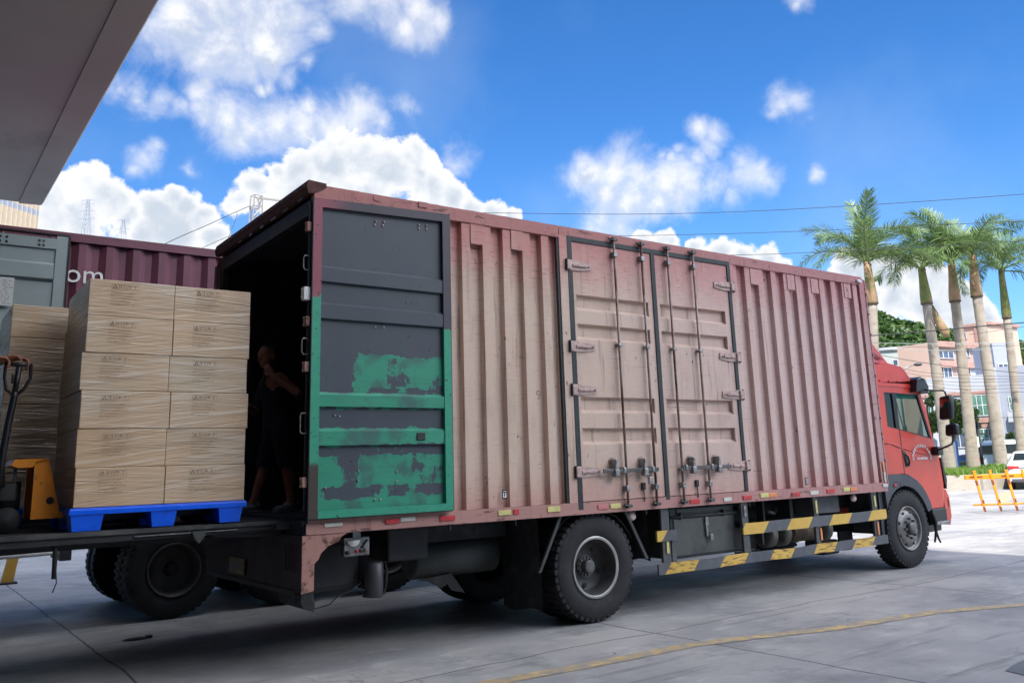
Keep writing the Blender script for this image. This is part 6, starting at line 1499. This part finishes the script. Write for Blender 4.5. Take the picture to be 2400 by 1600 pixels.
# street furniture and vehicles --------------------------------------------
M_cwhite = mat('white_car_paint', (.72, .73, .74), .25, coat=.6, var=.02); M_cdark = mat('dark_car_paint', (.03, .035, .04), .25, coat=.6, var=.05)
def saloon(name, locp, rz, paint, label, kind=0):
    o = thing(name, locp, label, 'car', rz=rz)
    top = [(0, .32), (-.03, .55), (.0, .82), (.06, .97), (.45, 1.04), (.75, 1.08), (1.35, 1.40), (1.9, 1.47), (2.6, 1.42), (3.35, 1.05), (4.2, .93), (4.55, .78), (4.65, .5), (4.6, .3)]
    if kind == 1: top = [(0, .4), (-.02, .9), (.03, 1.35), (.1, 1.85), (.4, 2.05), (3.2, 2.05), (3.9, 1.9), (4.5, 1.2), (4.9, 1.0), (5.0, .6), (4.95, .35)]
    st = [-1, -.97, -.9, -.75, -.4, 0, .4, .75, .9, .97, 1]; v = []; f = []; m_ = len(top); belt = 1.0 if kind == 0 else 1.2
    def hw(z): return .90 if z < belt else .90-.30*(z-belt)/(.47 if kind == 0 else 1.6)
    zmax = max(z for x, z in top)
    for s_ in st:
        for (x, z) in top:
            e = abs(s_); k = (1-math.sqrt(max(0, 1-((e-.75)/.26)**2))) if e > .75 else 0
            v.append((x+(.14*k if x < 1 else (-.14*k if x > 3.5 else 0)), s_*hw(z)*1.0, z-(.07*k if z > belt else 0)))
    for j in range(len(st)-1):
        for i in range(m_-1): a = j*m_+i; f.append((a, a+1, a+m_+1, a+m_))
    for base in (0, (len(st)-1)*m_): f.append(tuple(base+i for i in range(m_)))
    b = SM(); b.add(v, f); b.build('body', paint, o)
    def strip(x0, z0, x1, z1, w0, w1, name, mm, off=.012):
        d = Vector((x1-x0, 0, z1-z0)).normalized(); n_ = Vector((-d.z, 0, d.x))*off
        b = MB(); b.add([(x0+n_.x, -w0, z0+n_.z), (x1+n_.x, -w1, z1+n_.z), (x1+n_.x, w1, z1+n_.z), (x0+n_.x, w0, z0+n_.z)], [(0, 1, 2, 3)]); b.build(name, mm, o)
    if kind == 0:
        strip(.80, 1.115, 1.30, 1.375, .66, .56, 'rear_window', M_dglass); strip(2.68, 1.40, 3.30, 1.08, .58, .70, 'windscreen', M_dglass, .015)
        for s_ in (-1, 1):
            b = MB(); b.add([(x, s_*(hw(z)+.012), z) for x, z in ((1.1, 1.06), (1.5, 1.37), (2.55, 1.37), (3.1, 1.06))], [(0, 1, 2, 3)]); b.build('side_window', M_dglass, o)
            b = SM(); b.bbox(-.012, .2, s_*.70-.2, s_*.70+.2, .78, .92, .03); b.build('tail_light', M_reflR, o)
        b = MB(); b.box(-.045, -.02, -.24, .24, .66, .78); b.build('number_plate', mat('blue_plate', (.03, .10, .5), .4), o)
        b = MB(); b.bbox(-.06, .1, -.8, .8, .28, .42, .03); b.build('bumper', M_grey_pl, o)
        b = MB(); b.box(-.035, -.01, -.5, .5, .84, .87); b.build('chrome_strip', M_galv, o)
    else:
        b = MB(); b.box(-.03, -.0, -.7, .7, 1.25, 1.75); b.build('rear_window', M_dglass, o)
        for s_ in (-1, 1):
            for k in range(4): b = MB(); b.box(.35+k*.95, 1.15+k*.95, s_*.86-.02, s_*.86+.02, 1.25, 1.8); b.build('side_window', M_dglass, o)
            b = SM(); b.bbox(-.04, .04, s_*.8-.08, s_*.8+.08, .8, 1.1, .02); b.build('tail_light', M_reflR, o)
    for x in (.85, 3.7):
        for s_ in (-1, 1):
            b = SM(); b.lathe([(.0, -.02), (.19, -.02), (.2, 0), (.31, 0), (.325, .03), (.325, .2), (0, .2)], 24, Matrix.Translation((x, s_*.80-(.1 if s_ > 0 else .1), .325))); w_ = b.build('wheel', M_tyre, o)
            b = SM(); b.tube([(x, s_*.93, .325), (x, s_*.915, .325)], .19, 16); b.build('hubcap', M_galv, w_)
    return o
cg_ = Vector((33.3, 9.5))
saloon('parked_car', (33.35, 9.55, 0), math.atan2(15.9, 36)+.04, M_cwhite, 'white saloon seen from behind at the right edge, beyond the yellow barrier')
p_ = at(*zR(810, 1180), 52); saloon('minibus', (p_.x, p_.y-1.6, .1), math.atan2(.8, .6)-1.2, M_cwhite, 'white minibus behind the palm trunks beyond the grass verge', 1)['category'] = 'minibus'
p_ = at(*zR(960, 1170), 54); saloon('parked_car', (p_.x-.5, p_.y+1.0, .35), -.45, M_cdark, 'dark car parked behind the third and fourth palm trunks')
# yellow rising barrier fence
M_bar = mat('yellow_barrier_paint', hexc(228, 138, 14), .4, var=.08, vscale=4); M_barr = mat('brown_reflective_tape', hexc(110, 62, 40), .4)
a = at(*( 2150+435/3.92, 850+1052/3.92), 21.6); c_ = at(2150+1250/3.92, 850+1062/3.92, 21.6)
ux = Vector((c_.x-a.x, c_.y-a.y, 0)); Lb = ux.length; ang = math.atan2(ux.y, ux.x)
bf = thing('barrier_fence', (a.x, a.y, 0), 'yellow railing barrier with brown reflective bands at the right edge', 'barrier', rz=ang)
za = a.z-.0; 
b = MB(); b.bbox(0, Lb+.3, -.04, .04, za-.055, za+.055, .01); b.build('top_rail', M_bar, bf)
b = MB()
for k in range(4): b.box(.10+.79*k, .42+.79*k, -.044, -.041, za-.02, za+.022)
b.build('reflective_band', M_barr, bf)
zl = at(2150+475/3.92, 850+1303/3.92, 21.6).z
b = SM(); b.tube([(.12, 0, zl), (Lb+.3, 0, zl)], .022, 8); b.build('lower_rail', M_bar, bf)
for k in range(5):
    x0 = .22+.40*k
    b = MB(); b.prism([(x0-.03, za+.13), (x0+.03, za+.13), (x0+.17, zl-.17), (x0+.12, zl-.17)], -.075, -.045, 1); pk = b.build('upright', M_bar, bf)
    b = MB(); b.prism([(x0+.0-.02, za-.08), (x0+.045, za-.08), (x0+.06, za-.20), (x0+.0, za-.20)], -.079, -.0755, 1); b.prism([(x0+.10, zl-.05), (x0+.15, zl-.05), (x0+.165, zl-.17), (x0+.12, zl-.17)], -.079, -.0755, 1); b.prism([(x0+.095, zl+.12), (x0+.14, zl+.12), (x0+.15, zl+.03), (x0+.1, zl+.03)], -.079, -.0755, 1); b.build('upright_band', M_barr, pk)
    b = MB(); b.bbox(x0-.035, x0+.035, -.08, -.04, za+.13, za+.16, .006); b.build('upright_cap', M_bar, pk)
b = MB(); b.bbox(Lb+.3, Lb+.6, -.15, .15, 0, 1.05, .02); b.build('barrier_housing', M_bar, bf)
# blue and white sign board
p_ = at(*zR(735, 1245), 46.5)
sg = thing('sign_board', (p_.x, p_.y, .5), 'slim white and blue board standing left of the third palm trunk', 'sign')
b = MB(); T = Matrix.Rotation(math.atan2(RT.y, RT.x), 4, 'Z'); b.box(-.42, .28, 0, .1, 0, 1.55, T); b.build('board', M_white, sg)
b = MB(); b.box(.285, .40, -.0, .1, 0, 1.62, T); b.build('blue_edge', mat('sign_blue', (.05, .14, .5), .4), sg)
# utility pole
p_ = at(*zR(945, 1180), 50)
up_ = thing('utility_pole', (p_.x, p_.y, .4), 'dark utility pole with a white box between the third and fourth palm trunks', 'utility pole')
zt_ = at(*zR(945, 900), 50).z-.4
b = SM(); b.tube([(0, 0, 0), (0, 0, zt_)], .09, 8); b.build('pole', M_frame, up_)
b = MB(); T = Matrix.Rotation(math.atan2(RT.y, RT.x), 4, 'Z'); zb_ = at(*zR(935, 1050), 50).z-.4; b.bbox(-.45, -.12, -.2, .05, zb_-.3, zb_+.3, .02, T); b.build('meter_box', M_white, up_)
b = MB()
for z in (zt_-.1, zt_-.7): b.box(-.9, 1.3, -.04, .04, z-.04, z+.04, T)
b.build('crossarm', M_frame, up_)
# green rail fence behind the verge
pa_ = at(*zR(900, 1110), 56); pc_ = at(*zR(1400, 1120), 52)
gf = thing('rail_fence', (pa_.x, pa_.y, 0), 'dark green rail fence running behind the right-hand palms', 'fence')
b = MB(); dv = Vector((pc_.x-pa_.x, pc_.y-pa_.y, 0)); n = 12
for k in range(n+1): q = dv*k/n; b.box(q.x-.03, q.x+.03, q.y-.03, q.y+.03, 0, 2.0)
b.build('fence_posts', mat('fence_green', (.03, .09, .07), .5), gf)
b = SM()
for z in (.5, .9, 1.3, 1.7, 2.0): b.tube([(0, 0, z), (dv.x, dv.y, z)], .025, 5)
b.build('fence_rails', MATS['fence_green'], gf)
# street lamp above the cab
p_ = at(2075, 1060, 60); p_top = at(*zR(330, 560), 60); p_arm = at(*zR(380, 510), 60); p_end = at(*zR(440, 485), 60); p_hd = at(*zR(475, 482), 60)
slp = thing('street_lamp', (p_top.x, p_top.y, 0), 'grey street lamp whose arm rises just above the red cab roof', 'street lamp')
off = Vector((p_top.x, p_top.y, 0)); b = SM(); b.tube([(0, 0, 0), p_top-off, p_arm-off, p_end-off], [.09, .06, .05, .05], 8); b.build('pole', M_galv, slp)
b = SM(); q = p_hd-off; b.ell(q[:], .3, .3, .12, 10); b.build('lamp_head', M_grey_pl, slp)

# lattice towers ------------------------------------------------------------
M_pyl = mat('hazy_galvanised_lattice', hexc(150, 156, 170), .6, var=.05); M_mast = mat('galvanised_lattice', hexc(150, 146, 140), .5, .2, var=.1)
def pylon(X, Ytop, Ybot, d, arms, wpx_, label):
    tp_ = at(X, Ytop, d); base = (tp_.x, tp_.y, 0); o = thing('transmission_tower', base, label, 'pylon', 'lattice pylons behind the container')
    H = tp_.z; r2 = Vector((RT.x, RT.y, 0)).normalized(); f2 = Vector((FW.x, FW.y, 0)).normalized(); k_ = d/FPX; b = MB(); t_ = .35*k_*1.0
    zb_ = at(X, Ybot, d).z
    def wd(z): return (wpx_*k_/2)*(.30+.70*max(0, (H-z)/(H-zb_))) if z > zb_ else (wpx_*k_/2)*(1+.05*(zb_-z)/10)
    lev = [H, H-(H-zb_)*.12, H-(H-zb_)*.25, H-(H-zb_)*.38, H-(H-zb_)*.52, H-(H-zb_)*.68, H-(H-zb_)*.84, zb_, zb_*.82, zb_*.66, zb_*.5, zb_*.34, zb_*.17, 0]
    cs = [(-1, -1), (1, -1), (1, 1), (-1, 1)]
    def c_(i, z): s1, s2 = cs[i % 4]; return r2*s1*wd(z)+f2*s2*wd(z)+Vector((0, 0, z))
    for i in range(4):
        for za_, zc_ in zip(lev, lev[1:]): b.tube([c_(i, za_), c_(i, zc_)], t_, 4); b.tube([c_(i, za_), c_(i+1, zc_)], t_*.7, 4); b.tube([c_(i+1, za_), c_(i, zc_)], t_*.7, 4); b.tube([c_(i, za_), c_(i+1, za_)], t_*.7, 4)
    b.build('tower_body', M_pyl, o)
    for (yp, half) in arms:
        z = at(X, yp, d).z; b = MB()
        for s_ in (-1, 1):
            e = r2*s_*half*k_+Vector((0, 0, z)); b.tube([r2*s_*wd(z)*.8+Vector((0, 0, z+.9*k_*2)), e], t_, 4); b.tube([r2*s_*wd(z)*.8+Vector((0, 0, z-.5*k_*2)), e], t_, 4); b.tube([e, e-Vector((0, 0, 7*k_))], t_*.8, 4)
        b.build('crossarm', M_pyl, o)
zL = lambda x, y: (x/3.136, 400+y/3.136)
pylon(*zL(648, 212), zL(0, 440)[1], 300, [(zL(0, 218)[1], 15), (zL(0, 248)[1], 16), (zL(0, 300)[1], 18.5), (zL(0, 360)[1], 19.5)], 14, 'taller lattice pylon on the skyline above the maroon container')
pylon(*zL(908, 358), zL(0, 470)[1], 380, [(zL(0, 362)[1], 14), (zL(0, 432)[1], 16)], 12, 'smaller distant lattice pylon right of the taller one')
# near square lattice mast
d = 60; k_ = d/FPX
tpm = at(601, 460, d); ms_ = thing('lattice_mast', (tpm.x, tpm.y, 0), 'grey square lattice mast showing over the open truck roof', 'mast')
r2 = Vector((RT.x, RT.y, 0)).normalized(); f2 = Vector((FW.x, FW.y, 0)).normalized(); r3 = (r2*.75+f2*.66).normalized(); f3 = Vector((-r3.y, r3.x, 0))
b = MB(); hw_ = 13.5*k_*.75; H = tpm.z; nl = 26; cs = [(-1, -1), (1, -1), (1, 1), (-1, 1)]
def cc(i, z): s1, s2 = cs[i % 4]; w = hw_*(1+(H-z)*.012); return r3*s1*w+f3*s2*w+Vector((0, 0, z))
for i in range(4):
    b.tube([cc(i, H), cc(i, 0)], .05, 4)
    for j in range(nl):
        za_ = H*(1-j/nl); zc_ = H*(1-(j+1)/nl); b.tube([cc(i + (j % 2), za_), cc(i+1-(j % 2), zc_)], .03, 4); b.tube([cc(i, za_), cc(i+1, za_)], .03, 4)
b.build('mast_body', M_mast, ms_)
b = MB(); e = at(657, 470, d)-Vector((tpm.x, tpm.y, 0)); b.tube([(0, 0, H-.1), e[:]], .05, 5)
for k in range(6):
    q = Vector((0, 0, H-.1)).lerp(e, (k+1.5)/8); b.tube([q-Vector((0, 0, .06)), q+Vector((0, 0, .06))], .09, 8)
b.build('insulator_arm', M_mast, ms_)

# overhead wires: each sags between off-picture supports
M_wire = mat('black_cable', (.02, .022, .03), .6, var=.1); M_wirew = mat('pale_cable', (.32, .36, .32), .5, var=.1)
def wire(pts, r_, label, group, m_=None):
    q = [at(x, y, d) for x, y, d in pts]; P_ = []
    for i in range(len(q)-1):
        a_ = q[max(i-1, 0)]; b_ = q[i]; c2_ = q[i+1]; d2_ = q[min(i+2, len(q)-1)]
        for s_ in range(8):
            t_ = s_/8; P_.append(.5*((2*b_)+(-a_+c2_)*t_+(2*a_-5*b_+4*c2_-d2_)*t_*t_+(-a_+3*b_-3*c2_+d2_)*t_**3))
    P_.append(q[-1]); b = SM(); b.tube(P_, r_, 6); o = b.build('overhead_cable', m_ or M_wire); tag(o, label, 'cable', group)
G1 = 'overhead cables crossing the sky'
wire([(1000, 498, 34), (1150, 499, 32), (1469, 502, 30), (1759, 495, 29), (2100, 476, 28), (2400, 455, 27), (2700, 432, 26)], .010, 'uppermost of three long black cables crossing the sky over the truck', G1)
wire([(1200, 551, 34), (1425, 553, 31), (1759, 546, 29), (2080, 533, 28), (2200, 527, 27.5), (2700, 505, 26)], .009, 'middle one of three long black cables crossing the sky over the truck', G1)
wire([(1500, 606, 32), (1707, 598, 29), (1850, 594, 28.5), (2156, 579, 28), (2320, 569, 27.5), (2700, 548, 26)], .009, 'lowest of three long black cables crossing the sky, nearest the truck roof', G1)
G2 = 'cables strung across the palm trunks'
def zw(pts): return [(*zR(x, y), d) for x, y, d in pts]
wire(zw([(-200, 285, 40), (140, 270, 38), (520, 240, 37), (900, 205, 36), (1254, 175, 35), (1600, 145, 34)]), .022, 'thick dark cable crossing the palm trunks highest up', G2)
wire(zw([(-200, 322, 40), (180, 325, 38), (600, 330, 37), (1254, 320, 36), (1600, 312, 35)]), .010, 'upper one of two pale cables crossing the palm trunks', G2, M_wirew)
wire(zw([(-200, 372, 40), (220, 372, 38), (600, 378, 37), (1254, 366, 36), (1600, 358, 35)]), .010, 'lower one of two pale cables crossing the palm trunks', G2, M_wirew)
wire(zw([(-200, 345, 41), (200, 350, 39), (600, 352, 38), (1254, 342, 37), (1600, 330, 36)]), .008, 'thin dark cable running between the two pale cables', G2)
wire(zw([(0, 380, 40), (260, 425, 38), (520, 470, 37), (800, 505, 36), (1254, 545, 35), (1600, 560, 34)]), .012, 'dark cable sloping down to the right across the salmon block', G2)
wire(zw([(850, 262, 38), (1020, 240, 37), (1254, 205, 36), (1600, 160, 35)]), .008, 'thin cable just under the thick one at the right edge', G2)
for i, (y0, y1, y2) in enumerate(((560, 585, 590), (590, 612, 605), (600, 640, 632), (630, 665, 655), (535, 560, 572), (655, 690, 684))):
    wire(zw([(300, y0-40, 42), (480, y0, 40), (800, y1, 39), (1254, y2, 38), (1600, y2-5, 37)]), .008, '%s of the six thin dark cables bunched before the white building, counted from above' % ['second', 'third', 'fourth', 'fifth', 'first', 'sixth'][i], 'bunched thin cables before the white building')
wire(zw([(860, 865, 46), (1100, 872, 45), (1254, 868, 44), (1500, 860, 44)]), .012, 'dark cable level with the lower windows of the grey wing', G2)
G3 = 'cables leading to the lattice mast'
def zl(pts): return [(*zL(x, y), d) for x, y, d in pts]
wire(zl([(900, 700, 46), (1260, 515, 50), (1500, 410, 54), (1730, 305, 57), (1840, 258, 60)]), .022, 'cable rising to the top of the lattice mast', G3)
wire(zl([(1300, 660, 50), (1530, 548, 54), (1800, 430, 59), (1850, 400, 60)]), .018, 'lower cable running to the lattice mast', G3)
wire(zl([(1740, 308, 57), (1738, 340, 57), (1700, 440, 56), (1655, 550, 55), (1600, 700, 54)]), .016, 'short slanting cable hanging from the mast cable', G3)
